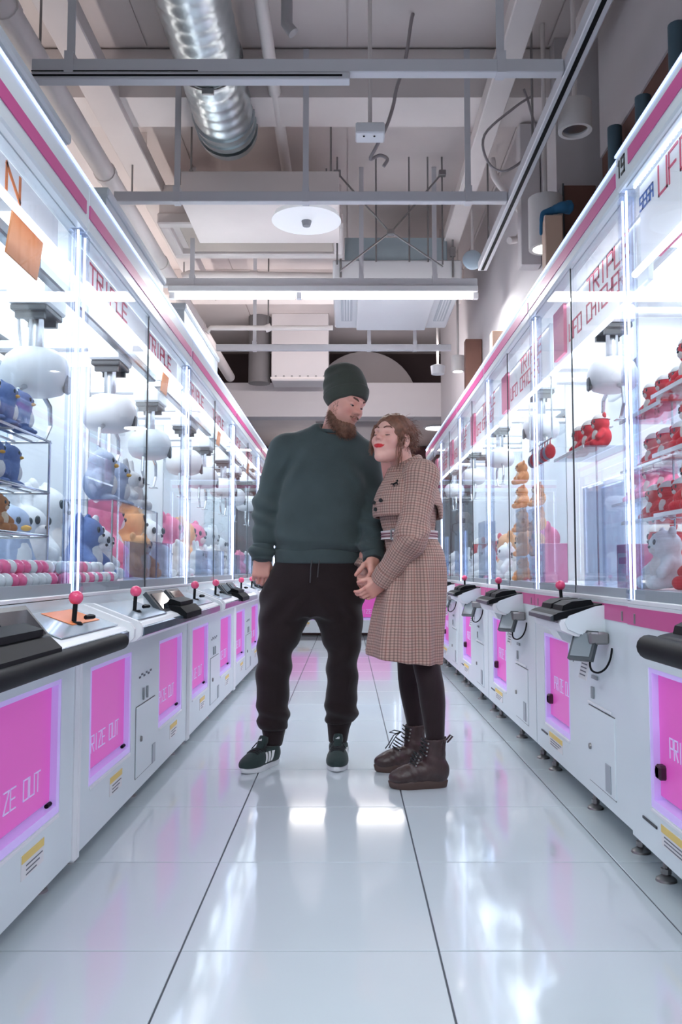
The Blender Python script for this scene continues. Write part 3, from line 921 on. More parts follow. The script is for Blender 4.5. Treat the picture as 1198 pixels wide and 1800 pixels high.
def right_machine(loc, label, W=1.31, bar=False, number=None, rz=-PI / 2, group='row of claw machines on the right'):
    D, hb, zb, zt, top = .90, .09, .775, 2.05, 2.168
    r = thing('claw_machine', label, 'claw machine', loc, rz, group)
    win = (.165, .585)
    mb = holed_front(MB(), .006, W - .006, hb, zb - .004, [(win[0], win[1], .215, .60)], 0.0, .045)
    x0, x1 = .006, W - .006
    zt_ = zb - .004
    mb.quad((x0, 0, hb), (x0, 0, zt_), (x0, D, zt_), (x0, D, hb)); mb.quad((x1, 0, hb), (x1, D, hb), (x1, D, zt_), (x1, 0, zt_))
    mb.quad((x0, D, hb), (x0, D, zt_), (x1, D, zt_), (x1, D, hb)); mb.quad((x0, 0, hb), (x0, D, hb), (x1, D, hb), (x1, 0, hb))
    mb.quad((x0, 0, zt_), (x1, 0, zt_), (x1, D, zt_), (x0, D, zt_))
    mb.build('cabinet', M_WHITE, r)
    prize_window(r, win[0], win[1], .215, .60, 'PRIZE OUT', win[0] + .10, .27, .37, .052, knob=(win[0] + .05, .32))
    MB().box(.004, W - .004, -.002, .0, .710, .762).build('pink_stripe', M_PINK, r)
    st = MB().box(win[0] + .08, win[0] + .30, -.002, 0, .135, .19).build('warning_sticker', M_PAPER, r)
    MB().box(win[0] + .08, win[0] + .30, -.003, -.002, .170, .19).build('yellow_band', M_YELLOW, st)
    k = MB()
    for j in range(3):
        k.box(win[0] + .10, win[0] + .28 - .03 * j, -.003, -.002, .160 - .010 * j, .163 - .010 * j)
    k.build('printed_lines', M_INK, st)
    MB().box(.10, .21, -.003, 0, .165, .172).build('vent_slot', M_SEAM, r)
    access_door(r, .845, 1.14, .135, .395, (.872, .255), (1.045, 1.10, .145, .235), [(.89, .915, .425, .465), (.90, .965, .495, .507)])
    MB().box(.845, 1.11, -.006, 0, .402, .412, .002).build('door_lip', M_WHITE2, r)
    vt = MB()
    for i in range(5):
        for j in range(14):
            if abs(i - 2) * 2.4 + abs(j - 6.5) * .55 < 5.2:
                xx = .735 + i * .011; zz = .525 + j * .0085
                vt.box(xx, xx + .005, -.0015, 0, zz, zz + .005)
    vt.build('vent_holes', M_SEAM, r)['kind'] = 'stuff'
    MB().tube([(.665, -.002, .63), (.665, -.002, .55), (.65, -.002, .525)], .0015, 5).build('seam_line', M_SEAM, r)
    # control console
    c0, c1 = .665, 1.05
    prof = [(0, .748), (-.145, .706), (-.152, .694), (-.146, .672), (-.10, .652), (0, .645)]
    MB().prism(prof, c0, c1, 'x').build('console', M_WHITE2, r)
    MB().prism([(0, .645), (-.10, .652), (-.08, .620), (0, .585)], c0 + .01, .80, 'x').build('console_bracket', M_WHITE2, r)
    for x in (c0 - .006, c1):
        MB().prism([(0, .756), (-.03, .752), (-.12, .720), (-.135, .700), (-.125, .676), (-.09, .660), (0, .650)], x, x + .006, 'x').build('console_side', M_WHITE, r)
    bl = MB().prism([(-.004, .7475), (-.158, .7030), (-.166, .704), (-.166, .722), (-.150, .730), (-.004, .760)], c0 + .012, c1 - .012, 'x').build('console_top', M_BLACK, r)
    MB().prism([(-.162, .700), (-.176, .702), (-.176, .716), (-.166, .722)], c0 + .02, c1 - .02, 'x').build('console_lip', M_DARKGREY, bl)
    for (a, b) in ((c0 + .03, c0 + .17), (c0 + .20, c1 - .05)):
        MB().prism([(-.02, .756), (-.13, .733), (-.125, .752), (-.095, .766), (-.03, .772)], a, b, 'x').build('button_cover', M_BLACK, bl)
    joystick(r, c0 + .035, -.055, .752, -.012, .0185, .05, base=False)
    if bar:
        b_ = MB().cyl((c0 - .02, -.165, .700), (W, -.165, .700), .028, n=16).sphere((c0 - .02, -.165, .700), .028, 12, 8)
        b_.build('bumper_bar', M_BLACK, r, 40)
    # payment terminal with its cable and paper notice
    if not bar:
        t = MB().box(1.03, 1.10, -.065, 0, .628, .668, .006).build('terminal_bracket', M_STEEL, r)
        tt = MB()
        tt.prism([(-.062, .672), (-.108, .580), (-.093, .572), (-.047, .664)], 1.015, 1.105, 'x')
        TW = Matrix.Translation((1.06, -.070, 0)) @ Matrix.Rotation(math.radians(42), 4, 'Z') @ Matrix.Translation((-1.06, .070, 0))
        tb = tt.xf(TW).build('payment_terminal', M_DARKGREY, r)
        MB().prism([(-.0665, .6630), (-.1035, .5890), (-.1057, .5900), (-.0687, .6640)], 1.024, 1.096, 'x').xf(TW).build('terminal_screen', mat('grey_screen', (.22, .26, .28), .1, coat=.5), tb)
        MB().tube(curve_path([(1.08, -.055, .60), (1.085, -.062, .565), (1.10, -.060, .545), (1.12, -.045, .54), (1.132, -.025, .555), (1.135, -.010, .585), (1.13, -.002, .62)], 4), .0035, 6).build('cable', M_BLACK, r, 60)
        pn = MB().prism([(-.05, .58), (-.066, .505), (-.064, .504), (-.048, .58)], .955, 1.05, 'x').build('paper_notice', M_PAPER, r)
        q = MB()
        for j in range(5):
            f = .15 + .16 * j
            q.prism([(-.050 - .016 * f - .001, .58 - .075 * f), (-.050 - .016 * (f + .05) - .001, .58 - .075 * (f + .05)), (-.050 - .016 * (f + .05), .58 - .075 * (f + .05)), (-.05 - .016 * f, .58 - .075 * f)], .965, 1.03, 'x')
        q.build('printed_lines', M_INK, pn)
    for x in (.07, W - .07):
        MB().box(x - .006, x + .006, -.004, 0, .715, .745, .001).build('lock', M_STEEL, r)
    glass_case(r, W, D, zb, zt, M_INNER)
    for x, s in ((.021, 1), (W - .021, -1)):
        corner_post(r, x, .0, zb, zt, s)
        rp = MB().box(x - .018, x + .018, D - .05, D - .02, zb, zt, .004).build('rear_post', M_WHITE2, r)
        MB().box(x + s * .019, x + s * .024, D - .045, D - .038, zb + .04, zt - .04).build('led_or_fill_strip', M_LED, rp)  # added glow strip, lifts the rear interior
    MB().box(.0, W, -.006, .06, zt, top, .006).build('header', M_WHITE, r)
    MB().box(.12 if number else .004, W - .03, -.009, -.005, 2.088, 2.135).build('pink_stripe', M_PINK, r)
    MB().box(.004, W - .004, -.011, -.004, top - .006, top + .001).build('led_edge', M_LEDSOFT, r)
    MB().box(.0, W, .06, D, top - .05, top - .02).build('roof', M_WHITE2, r)
    MB().box(.08, W - .08, .25, D - .08, top - .062, top - .05).build('light_panel', M_LIGHTPANEL, r)
    if number:
        lettering(number, .022, 2.088, .060, .048, -.006, .008).build('unit_number', M_SEAM, r)
    # sign inside, leaning
    sg = [('UFO CATCHER', .30, 1.86, .72, .07, M_REDINK, .008), ('TRIPLE', .58, 1.955, .50, .075, M_REDINK, .010)]
    if bar:
        sg = [('UFO CATCHER', .22, 1.945, .86, .085, M_REDINK, .0075), ('SEGA', .065, 1.965, .11, .040, M_BLUEINK, .0055)]
    sign_board(r, .06, W - .06, .045 if bar else .10, 1.80, 2.045, sg)
    if bar:
        bd = MB()
        for j in range(60):
            bd.box(.06 + .02 * j, .068 + .02 * j, .028, .034, 2.040, 2.046)
        bd.build('led_beads', M_LED, r)['kind'] = 'stuff'
    MB().box(.08, .26, .085, .099, 1.82, 2.04).build('pink_flap', mat('pink_card', (.85, .22, .36), .5), r)
    g = MB().box(.06, W - .06, .16, .20, 1.90, 1.94, .006).box(.06, W - .06, D - .16, D - .12, 1.90, 1.94, .006)
    g.build('gantry_rail', M_CHROME, r)
    x = .40
    MB().box(x - .03, x + .03, .17, D - .13, 1.94, 1.97, .006).build('cross_rail', M_WHITE2, r)
    claw_unit(r, x, .25, 1.94, .19, .105)
    MB().box(.2, W - .1, D - .03, D - .021, 1.40, 1.55).build('pink_poster', mat('pink_print', (.85, .25, .50), .4), r)
    c = MB()
    for (a, b, e, d2) in ((.64, .90, .05, .055), (.64, .90, .12, .125), (.64, .645, .05, .125), (.895, .90, .05, .125)):
        c.box(a, b, e, d2, zb + .03, zb + .42)
    c.build('prize_chute', M_ACRYL, r)
    for (x, y) in ((.13, .05), (.73, .05), (W - .10, .05), (.13, D - .08), (W - .10, D - .08)):
        levelling_foot(r, x, y, hb)
    return r


XL, XR = -.786, .861
left_machine((XL, .78, 0), 'nearest claw machine on the left with orange printed deck and black bumper bar', accent=M_ORANGE, bar=True,
             hooks=[(1.05 + .2 * i, z) for i in range(3) for z in (1.02, 1.20, 1.38)])
left_machine((XL, 2.49, 0), 'white claw machine on the left, second from the camera, with two magenta prize windows')
left_machine((XL, 4.20, 0), 'white claw machine on the left, third from the camera')
left_machine((XL, 5.91, 0), 'white claw machine on the left, fourth from the camera, mostly behind the man')
left_machine((XL, 7.62, 0), 'farthest claw machine of the left row, hidden behind the man')
right_machine((XR - .012, 2.58, 0), 'nearest claw machine on the right, numbered 19, with black bumper bar', bar=True, number='19')
ORD = ['second', 'third', 'fourth', 'fifth', 'sixth']
for i in range(5):
    right_machine((XR, 3.90 + 1.31 * i, 0), 'white claw machine on the right, %s from the camera%s' % (ORD[i], ', with grey payment terminal' if i == 0 else (', last of its row' if i == 4 else '')))
left_machine((-1.0, 11.05, 0), 'claw machine across the far end of the aisle with magenta prize windows', rz=0, group=None, signs=False)

# ------------------------------------------------------------------ figures: signed-distance sculpting
f32 = np.float32


class Field:
    def __init__(s, lo, hi, h):
        s.lo = np.array(lo, f32); s.h = h
        n = [int(math.ceil((hi[i] - lo[i]) / h)) + 1 for i in range(3)]
        s.X, s.Y, s.Z = [(lo[i] + h * np.arange(n[i])).astype(f32).reshape([-1 if j == i else 1 for j in range(3)]) for i in range(3)]
        s.d = np.full(n, 1.0, f32)

    def P(s):
        return s.X, s.Y, s.Z

    def local(s, M):
        """grid points in the frame of matrix M (rigid)"""
        Mi = M.inverted()
        R = np.array(Mi.to_3x3(), f32); t = np.array(Mi.translation, f32)
        return [R[i, 0] * s.X + R[i, 1] * s.Y + R[i, 2] * s.Z + t[i] for i in range(3)]

    def u(s, d, k=0.0):
        s.d = smin(s.d, d, k).astype(f32)
        return s

    def sub(s, d, k=0.0):
        s.d = (-smin(-s.d, d, k)).astype(f32)
        return s

    def cut(s, d, k=0.0):      # intersection
        s.d = (-smin(-s.d, -d, k)).astype(f32)
        return s

    def mesh(s):
        return surfnet(s.d, s.lo, s.h)


def smin(a, b, k):
    if k <= 0:
        return np.minimum(a, b)
    h = np.maximum(k - np.abs(a - b), 0) / k
    return np.minimum(a, b) - h * h * k * .25


def smax(a, b, k):
    return -smin(-a, -b, k)


def cap(P, a, b, ra, rb=None):
    rb = ra if rb is None else rb
    X, Y, Z = P
    ab = [b[i] - a[i] for i in range(3)]
    L = sum(q * q for q in ab) + 1e-12
    t = np.clip(((X - a[0]) * ab[0] + (Y - a[1]) * ab[1] + (Z - a[2]) * ab[2]) / L, 0, 1)
    return np.sqrt((X - a[0] - t * ab[0]) ** 2 + (Y - a[1] - t * ab[1]) ** 2 + (Z - a[2] - t * ab[2]) ** 2) - (ra + (rb - ra) * t)


def chain(F, P, pts, rs, k=.02, kk=None):
    d = None
    for i in range(len(pts) - 1):
        c = cap(P, pts[i], pts[i + 1], rs[i], rs[i + 1])
        d = c if d is None else smin(d, c, k)
    F.u(d, k if kk is None else kk)
    return d


def ell(P, c, r):
    X, Y, Z = P
    x = (X - c[0]) / r[0]; y = (Y - c[1]) / r[1]; z = (Z - c[2]) / r[2]
    k0 = np.sqrt(x * x + y * y + z * z)
    k1 = np.sqrt((x / r[0]) ** 2 + (y / r[1]) ** 2 + (z / r[2]) ** 2) + 1e-9
    return k0 * (k0 - 1) / k1


def rbox(P, c, hlf, r):
    q = [np.abs(P[i] - c[i]) - hlf[i] + r for i in range(3)]
    return np.sqrt(np.maximum(q[0], 0) ** 2 + np.maximum(q[1], 0) ** 2 + np.maximum(q[2], 0) ** 2) + np.minimum(np.maximum(np.maximum(q[0], q[1]), q[2]), 0) - r


def loft(P, rows, n=2.3, k=.015, grow=0.0, clip=True):
    """rows: (z, cx, cy, a, b), sorted by z"""
    X, Y, Z = P
    rows = sorted(rows)
    z = np.array([q[0] for q in rows])
    zz = np.linspace(z[0], z[-1], 200)
    def it(j):
        v = np.interp(zz, z, [q[j] for q in rows])
        v = np.convolve(np.pad(v, 8, mode='edge'), np.ones(17) / 17, 'valid')
        return np.interp(Z, zz, v).astype(f32)
    cx, cy, a, b = it(1), it(2), it(3) + grow, it(4) + grow
    d = ((np.abs((X - cx) / a) ** n + np.abs((Y - cy) / b) ** n) ** (1 / n) - 1) * np.minimum(a, b)
    if clip:
        d = smax(d, Z - z[-1], k); d = smax(d, z[0] - Z, k)
    return d


def surfnet(d, lo, h):
    s = d < 0
    n = np.zeros(tuple(q - 1 for q in d.shape), np.uint8)
    offs = [(i, j, k) for i in (0, 1) for j in (0, 1) for k in (0, 1)]
    sl = lambda i, m: slice(i, m - 1 + i)
    for (i, j, k) in offs:
        n += s[sl(i, d.shape[0]), sl(j, d.shape[1]), sl(k, d.shape[2])]
    act = (n > 0) & (n < 8)
    idx = np.argwhere(act)
    vid = np.full(n.shape, -1, np.int32)
    vid[act] = np.arange(len(idx))
    cv = {o: d[idx[:, 0] + o[0], idx[:, 1] + o[1], idx[:, 2] + o[2]] for o in offs}
    acc = np.zeros((len(idx), 3)); cnt = np.zeros(len(idx))
    for a in offs:
        for ax in range(3):
            if a[ax] == 0:
                b = list(a); b[ax] = 1; b = tuple(b)
                va, vb = cv[a], cv[b]
                m = (va < 0) != (vb < 0)
                t = np.where(m, va / np.where(m, va - vb, 1), 0)
                p = np.tile(np.array(a, float), (len(idx), 1)); p[:, ax] += t
                acc += p * m[:, None]; cnt += m
    V = (idx + acc / cnt[:, None]) * h + lo
    Q = []
    for ax in range(3):
        o1, o2 = [(1, 2), (2, 0), (0, 1)][ax]
        s0 = [slice(None)] * 3; s1 = [slice(None)] * 3
        s0[ax] = slice(0, -1); s1[ax] = slice(1, None)
        e = np.argwhere(s[tuple(s0)] != s[tuple(s1)])
        e = e[(e[:, o1] > 0) & (e[:, o2] > 0) & (e[:, o1] < d.shape[o1] - 1) & (e[:, o2] < d.shape[o2] - 1)]
        ins = s[e[:, 0], e[:, 1], e[:, 2]]
        q = []
        for (da, db) in ((-1, -1), (0, -1), (0, 0), (-1, 0)):
            c = e.copy(); c[:, o1] += da; c[:, o2] += db
            q.append(vid[c[:, 0], c[:, 1], c[:, 2]])
        q = np.stack(q, 1)
        q = np.where(ins[:, None], q, q[:, ::-1])
        Q.append(q)
    Q = np.concatenate(Q)
    return V.astype(np.float64), Q[(Q >= 0).all(1)]


def smooth_verts(V, Q, it=1, f=.5):
    E = np.concatenate([Q[:, [0, 1]], Q[:, [1, 2]], Q[:, [2, 3]], Q[:, [3, 0]]])
    for _ in range(it):
        acc = np.zeros_like(V); cnt = np.zeros(len(V))
        for c in range(3):
            acc[:, c] = np.bincount(E[:, 0], V[E[:, 1], c], len(V)) + np.bincount(E[:, 1], V[E[:, 0], c], len(V))
        cnt = np.bincount(E[:, 0], minlength=len(V)) + np.bincount(E[:, 1], minlength=len(V))
        V = V + f * (acc / np.maximum(cnt, 1)[:, None] - V)
    return V


def obj_np(name, V, Q, m, parent=None, col=None, pat=None):
    me = bpy.data.meshes.new(name)
    me.vertices.add(len(V)); me.vertices.foreach_set('co', np.asarray(V, f32).ravel())
    me.loops.add(Q.size); me.loops.foreach_set('vertex_index', Q.astype(np.int32).ravel())
    me.polygons.add(len(Q)); me.polygons.foreach_set('loop_start', np.arange(0, Q.size, Q.shape[1], dtype=np.int32))
    me.update(calc_edges=True)
    me.validate()
    me.polygons.foreach_set('use_smooth', [True] * len(me.polygons))
    if col is not None:
        a = me.attributes.new('tint', 'FLOAT_COLOR', 'POINT')
        a.data.foreach_set('color', np.concatenate([col, np.ones((len(V), 1))], 1).astype(f32).ravel())
    if pat is not None:
        a = me.attributes.new('pat', 'FLOAT_VECTOR', 'POINT')
        a.data.foreach_set('vector', np.asarray(pat, f32).ravel())
    me.materials.append(m)
    o = bpy.data.objects.new(name, me)
    COL.objects.link(o)
    if parent is not None:
        o.parent = parent
    return o


def merge(parts):
    V = []; Q = []; Cc = []; n = 0
    for v, q, c in parts:
        V.append(v); Q.append(q + n); Cc.append(c); n += len(v)
    return np.concatenate(V), np.concatenate(Q), np.concatenate(Cc)


def frame(loc, yaw=0, pitch=0, roll=0):
    """yaw about z, then pitch about the local x (positive looks down), then roll about local y; degrees"""
    R = Matrix.Rotation(math.radians(yaw), 4, 'Z') @ Matrix.Rotation(math.radians(pitch), 4, 'X') @ Matrix.Rotation(math.radians(roll), 4, 'Y')
    return Matrix.Translation(loc) @ R


def to_local(V, M):
    Mi = np.array(M.inverted())
    return V @ Mi[:3, :3].T + Mi[:3, 3]


def to_world(V, M):
    A = np.array(M)
    return V @ A[:3, :3].T + A[:3, 3]


def grow(a, b, x):
    """smoothstep from a to b"""
    t = np.clip((x - a) / (b - a), 0, 1)
    return t * t * (3 - 2 * t)


# skin with tinted areas
def tint_mat(name, rough=.5, sss=.0, bump=None):
    m = mat(name, (.6, .35, .28), rough, bump=bump)
    nt = m.node_tree
    a = nt.nodes.new('ShaderNodeAttribute'); a.attribute_name = 'tint'
    b = nt.nodes['Principled BSDF']
    nt.links.new(a.outputs['Color'], b.inputs['Base Color'])
    if sss:
        b.inputs['Subsurface Weight'].default_value = sss
        b.inputs['Subsurface Radius'].default_value = (.9, .35, .2)
        b.inputs['Subsurface Scale'].default_value = .008
    return m


M_SKIN = tint_mat('skin', .48, .12)


def fabric(name, col, rough=.85, bump=(350, .25), noise=(9, .10)):
    m = mat(name, col, rough, bump=bump, noise=noise)
    b = m.node_tree.nodes['Principled BSDF']
    b.inputs['Sheen Weight'].default_value = .15
    b.inputs['Specular IOR Level'].default_value = .2
    return m


M_SWEATER = fabric('green_grey_jersey', (.058, .078, .080))
M_BEANIE = fabric('dark_green_knit', (.054, .061, .050), bump=(260, .4))
M_TROUSER = fabric('black_jersey', (.021, .0125, .0135))
M_TIGHTS = fabric('black_tights', (.022, .011, .013), .7)
M_SUEDE = fabric('dark_green_suede', (.030, .048, .046))
M_SOLE = mat('white_rubber', (.78, .79, .80), .5)
M_LEATHER = mat('brown_black_leather', (.050, .026, .025), .38, bump=(60, .5), noise=(14, .35))
M_BROWNSOLE = mat('brown_rubber', (.075, .042, .034), .5)
M_LACE = mat('dark_lace', (.018, .020, .022), .8)
M_HAIR = mat('auburn_hair', (.20, .086, .052), .5, noise=(40, .35))
M_BEARD = mat('brown_beard', (.20, .090, .055), .6, noise=(60, .35))
M_BROW = mat('brown_brow', (.13, .055, .040), .7)
M_EYEWHITE = mat('eye_white', (.70, .66, .64), .25)
M_IRIS = mat('dark_iris', (.04, .035, .035), .2)


def head_sdf(F, M, sc=1.0, male=True, lids=.5):
    """head facing local -y; returns local grid"""
    P = [q / sc for q in F.local(M)]
    w = 1.0 if male else .95
    d = ell(P, (0, .014, .036), (.075, .096, .084))
    d = smin(d, ell(P, (0, -.030, -.036), (.061 if male else .056, .064, .086 if male else .080)), .03)
    jy = .006 if male else .0
    for s in (-1, 1):
        if male:
            d = smin(d, cap(P, (s * .047, .002, -.066), (s * .012, -.070, -.103), .020, .017), .028)
        else:
            d = smin(d, cap(P, (s * .042, .002, -.060), (s * .008, -.070, -.100), .017, .0135), .026)
        d = smin(d, ell(P, (s * (.036 if male else .034), -.062, -.026), (.026, .024, .024)), .022)                 # cheek
    d = smin(d, ell(P, (0, -.076, -.100), (.021, .019, .018) if male else (.015, .017, .016)), .022)                              # chin
    br = .0115 if male else .0075
    d = smin(d, cap(P, (-.043, -.072, .026), (-.012, -.086, .021), br), .018)
    d = smin(d, cap(P, (.043, -.072, .026), (.012, -.086, .021), br), .018)
    for s in (-1, 1):                                                                             # eye sockets, lids
        d = smax(d, -ell(P, (s * .031, -.100, .003), (.0195, .017, .0125)), .014)
        e = np.sqrt((P[0] - s * .031) ** 2 + (P[1] + .0735) ** 2 + (P[2] - .003) ** 2)
        lid = e - .0142
        ax = P[2] - .003
        if lids < 1:
            lid = smax(lid, -(ax - .0155 * (1 - 2 * lids)), .003)                                 # upper lid stops above the iris
            low = smax(e - .0138, ax + .0068, .002)
            d = smin(d, low, .004)
        d = smin(d, lid, .004)
        if lids >= 1:
            d = smax(d, -cap(P, (s * .031 - .011, -.0845, -.0028), (s * .031 + .011, -.0845, -.0028), .0012), .002)
    n = smin(cap(P, (0, -.083, .018), (0, -.104, -.014), .0068, .0085), ell(P, (0, -.1095, -.0205), (.0105, .0115, .0095)), .010)
    for s in (-1, 1):
        n = smin(n, ell(P, (s * .0115, -.099, -.0255), (.0075, .010, .0075)), .007)
    d = smin(d, n, .010)
    for s in (-1, 1):
        d = smax(d, -ell(P, (s * .0062, -.106, -.0315), (.0036, .0055, .004)), .003)
    d = smin(d, ell(P, (0, -.082, -.052), (.028, .016, .020)), .016)                              # mouth mound
    lw = .021 if male else .0285
    sm = 0 if male else .004
    up = smin(cap(P, (-lw, -.0885, -.0545 + sm), (-.005, -.0985, -.0505), .0022, .0038), cap(P, (lw, -.0885, -.0545 + sm), (.005, -.0985, -.0505), .0022, .0038), .004)
    lo = smin(cap(P, (-lw * .9, -.0885, -.0560 + sm), (0, -.0965, -.0610), .0022, .0052), cap(P, (lw * .9, -.0885, -.0560 + sm), (0, -.0965, -.0610), .0022, .0052), .004)
    d = smin(d, up, .004)
    d = smin(d, lo, .004)
    d = smax(d, -cap(P, (-lw, -.0935, -.0545 + sm), (0, -.1035, -.0555), .0011), .0025)
    d = smax(d, -cap(P, (lw, -.0935, -.0545 + sm), (0, -.1035, -.0555), .0011), .0025)
    if not male:
        for s in (-1, 1):
            er = ell(P, (s * .0745, .016, -.002), (.0085, .0175, .029))
            er = smax(er, -ell(P, (s * .083, .012, .002), (.006, .010, .019)), .004)
            er = smin(er, ell(P, (s * .074, .007, -.026), (.006, .008, .009)), .006)
            d = smin(d, er, .006)
    F.u(d * sc, .0)
    return P


def head_colour(L, male):
    """tint by head-local position L (n,3)"""
    base = np.array((.80, .40, .32)) if male else np.array((.84, .47, .39))
    c = np.tile(base, (len(L), 1))
    x, y, z = L.T
    ck = np.exp(-(((np.abs(x) - .040) / .022) ** 2 + ((z + .030) / .020) ** 2)) * (y < -.02)
    c += ck[:, None] * (np.array((.68, .24, .20)) - c) * .5
    ns = np.exp(-((x / .016) ** 2 + ((z + .020) / .016) ** 2)) * (y < -.085)
    c += ns[:, None] * (np.array((.68, .25, .20)) - c) * .45
    lw = .021 if male else .0285
    ax = np.abs(x) / lw
    zt = -.0545 + .0068 * (1 - ax) + .0005; zb = -.0560 - .0105 * np.sqrt(np.clip(1 - ax ** 2, 0, 1))
    if not male:
        zt = zt + .004 * ax; zb = zb + .005 * ax ** 2
    lip = (ax < 1.03) & (z < zt) & (z > zb) & (y < -.080)
    c[lip] = (.55, .21, .17) if male else (.66, .012, .022)
    if not male:
        lid = np.exp(-(((np.abs(x) - .031) / .015) ** 2 + ((z - .008) / .007) ** 2)) * (y < -.06)
        c += lid[:, None] * (np.array((.55, .24, .20)) - c) * .5
    return c


def hand_part(M, side, curls, thumb=(.5, .35), h=.0022, spread=0.0, size=1.0, tail=.07):
    """hand hanging along local -z, palm towards +y, thumb on the local x*side; curls per finger in degrees (root, mid, tip)"""
    pts = []
    for i, (x, L) in enumerate(zip((-.030, -.010, .0105, .029), (.060, .074, .079, .072))):
        x = x * side
        cu = curls[i]
        p = Vector((x, .0, -.088 + (.006 if i in (0, 3) else 0)))
        ang = 0
        ch = [p.copy()]
        for ph, fr in zip(cu, (.46, .30, .24)):
            ang += math.radians(ph)
            dv = Vector((side * spread * (x * side) * 6, math.sin(ang), -math.cos(ang))).normalized()
            p = p + dv * L * fr
            ch.append(p.copy())
        pts.append(ch)
    a, b = thumb
    t0 = Vector((side * .026, .008, -.028)); t1 = t0 + Vector((side * .55, b, -.62)).normalized() * .036
    t2 = t1 + Vector((side * .15, b + .2, -.9)).normalized() * .030; t3 = t2 + Vector((-side * .1 * a, b + .4, -.9)).normalized() * .024
    allp = [q for c in pts for q in c] + [t0, t1, t2, t3, Vector((0, 0, tail))]
    W = [M @ (q * size) for q in allp]
    lo = [min(q[i] for q in W) - .035 for i in range(3)]; hi = [max(q[i] for q in W) + .035 for i in range(3)]
    F = Field(lo, hi, h)
    P = [q / size for q in F.local(M)]
    d = rbox(P, (side * .0, .001, -.052), (.0395, .0135, .042), .0125)
    d = smin(d, ell(P, (side * .022, .010, -.040), (.020, .014, .030)), .012)      # ball of the thumb
    d = smin(d, cap(P, (0, 0, tail), (0, 0, -.012), .026, .0255), .02)
    for i, ch in enumerate(pts):
        r = (.0076, .0088, .0092, .0088)[i]
        f = cap(P, ch[0] + Vector((0, 0, .03)), ch[0], r * .9, r * 1.12)
        for q in range(3):
            f = smin(f, cap(P, ch[q], ch[q + 1], r * (1.08 - .1 * q), r * (1.0 - .1 * q)), .004)
        d = smin(d, f, .005)
    th = smin(cap(P, t0, t1, .0145, .0115), smin(cap(P, t1, t2, .0112, .0102), cap(P, t2, t3, .0102, .0082), .004), .004)
    d = smin(d, th, .008)
    F.u(d * size)
    V, Q = F.mesh()
    L = to_local(V, M) / size
    c = np.tile(np.array((.80, .40, .32)), (len(V), 1))
    kn = np.exp(-((L[:, 2] + .090) / .012) ** 2)
    c += kn[:, None] * (np.array((.62, .24, .19)) - c) * .5
    c += grow(-.10, -.15, L[:, 2])[:, None] * (np.array((.66, .26, .21)) - c) * .5
    return V, Q, c


def hair_tufts(name, roots, dirs, lens, r, curl, m, parent, seg=5, seed=1, kind='stuff', sides=3):
    rnd = random.Random(seed)
    mb = MB()
    for p, dv, L in zip(roots, dirs, lens):
        p = Vector(p); dv = Vector(dv).normalized()
        ph = rnd.random() * 6.28
        path = []; rs = []
        a = dv.orthogonal().normalized(); b = dv.cross(a)
        for i in range(seg + 1):
            t = i / seg
            path.append(p + dv * L * t + (a * math.cos(ph + 5 * t) + b * math.sin(ph + 5 * t)) * curl * t)
            rs.append(r * (1 - .75 * t))
        mb.tube(path, rs, sides, False)
    o = mb.build(name, m, parent, 80)
    o['kind'] = kind
    return o


# ================================================================== the man
MY = 3.84
MH = Matrix.Translation((-.014, 3.80, 1.630)) @ Matrix.Rotation(math.radians(11), 4, 'Y') @ frame((0, 0, 0), 49, 13, 0)


def man_body():
    parts = []
    F = Field((-.26, 3.60, 1.36), (.20, 3.98, 1.78), .0026)
    head_sdf(F, MH, 1.0, True, .57)
    W = F.P()
    F.u(cap(W, (-.075, 3.86, 1.44), (-.035, 3.83, 1.575), .066, .058), .035)
    F.u(cap(W, (-.22, 3.86, 1.44), (.02, 3.86, 1.42), .05, .05), .06)
    V, Q = F.mesh()
    L = to_local(V, MH)
    c = head_colour(L, True)
    # light stubble above the lip and along the jaw
    x, y, z = L.T
    st = np.exp(-((z + .036) / .008) ** 2) * (np.abs(x) < .026) * (y < -.075) * .45
    st = np.maximum(st, grow(-.040, -.080, z - .5 * np.maximum(y + .03, 0)) * (y < .03) * .55)
    st *= (V[:, 2] > 1.47)
    c += st[:, None] * (np.array((.30, .15, .11)) - c)
    parts.append((V, Q, c))
    # hidden core under the clothes
    F = Field((-.48, 3.62, .06), (.26, 4.06, 1.52), .011)
    W = F.P()
    F.u(loft(W, [(.70, -.16, 3.86, .20, .10), (.95, -.13, 3.85, .17, .10), (1.2, -.11, 3.84, .17, .10), (1.42, -.09, 3.85, .15, .08)]))
    chain(F, W, [(-.27, 3.85, 1.42), (-.362, 3.865, 1.16), (-.381, 3.82, .95)], [.055, .042, .032], .02)
    chain(F, W, [(.075, 3.88, 1.39), (.114, 3.845, 1.15), (.113, 3.73, .99)], [.055, .042, .032], .02)
    chain(F, W, [(-.25, 3.86, .74), (-.325, 3.85, .48), (-.331, 3.885, .09)], [.08, .055, .028], .03)
    chain(F, W, [(-.05, 3.87, .74), (-.022, 3.88, .48), (-.040, 3.94, .09)], [.08, .055, .028], .03)
    V, Q = F.mesh()
    parts.append((V, Q, np.tile(np.array((.66, .33, .265)), (len(V), 1))))
    parts.append(hand_part(frame((-.382, 3.812, .930), 12, 6, 3), 1, [(38, 62, 40), (30, 58, 38), (24, 50, 34), (16, 42, 30)], (.6, .25)))
    parts.append(hand_part(Matrix.Translation((.114, 3.688, .925)) @ Matrix.Rotation(math.radians(-26), 4, 'X') @ Matrix.Rotation(math.radians(66), 4, 'Z'), -1, [(48, 60, 30), (44, 58, 30), (40, 55, 30), (36, 50, 28)], (.3, .5), tail=.035))
    V, Q, c = merge(parts)
    return obj_np('person', V, Q, M_SKIN, None, c)


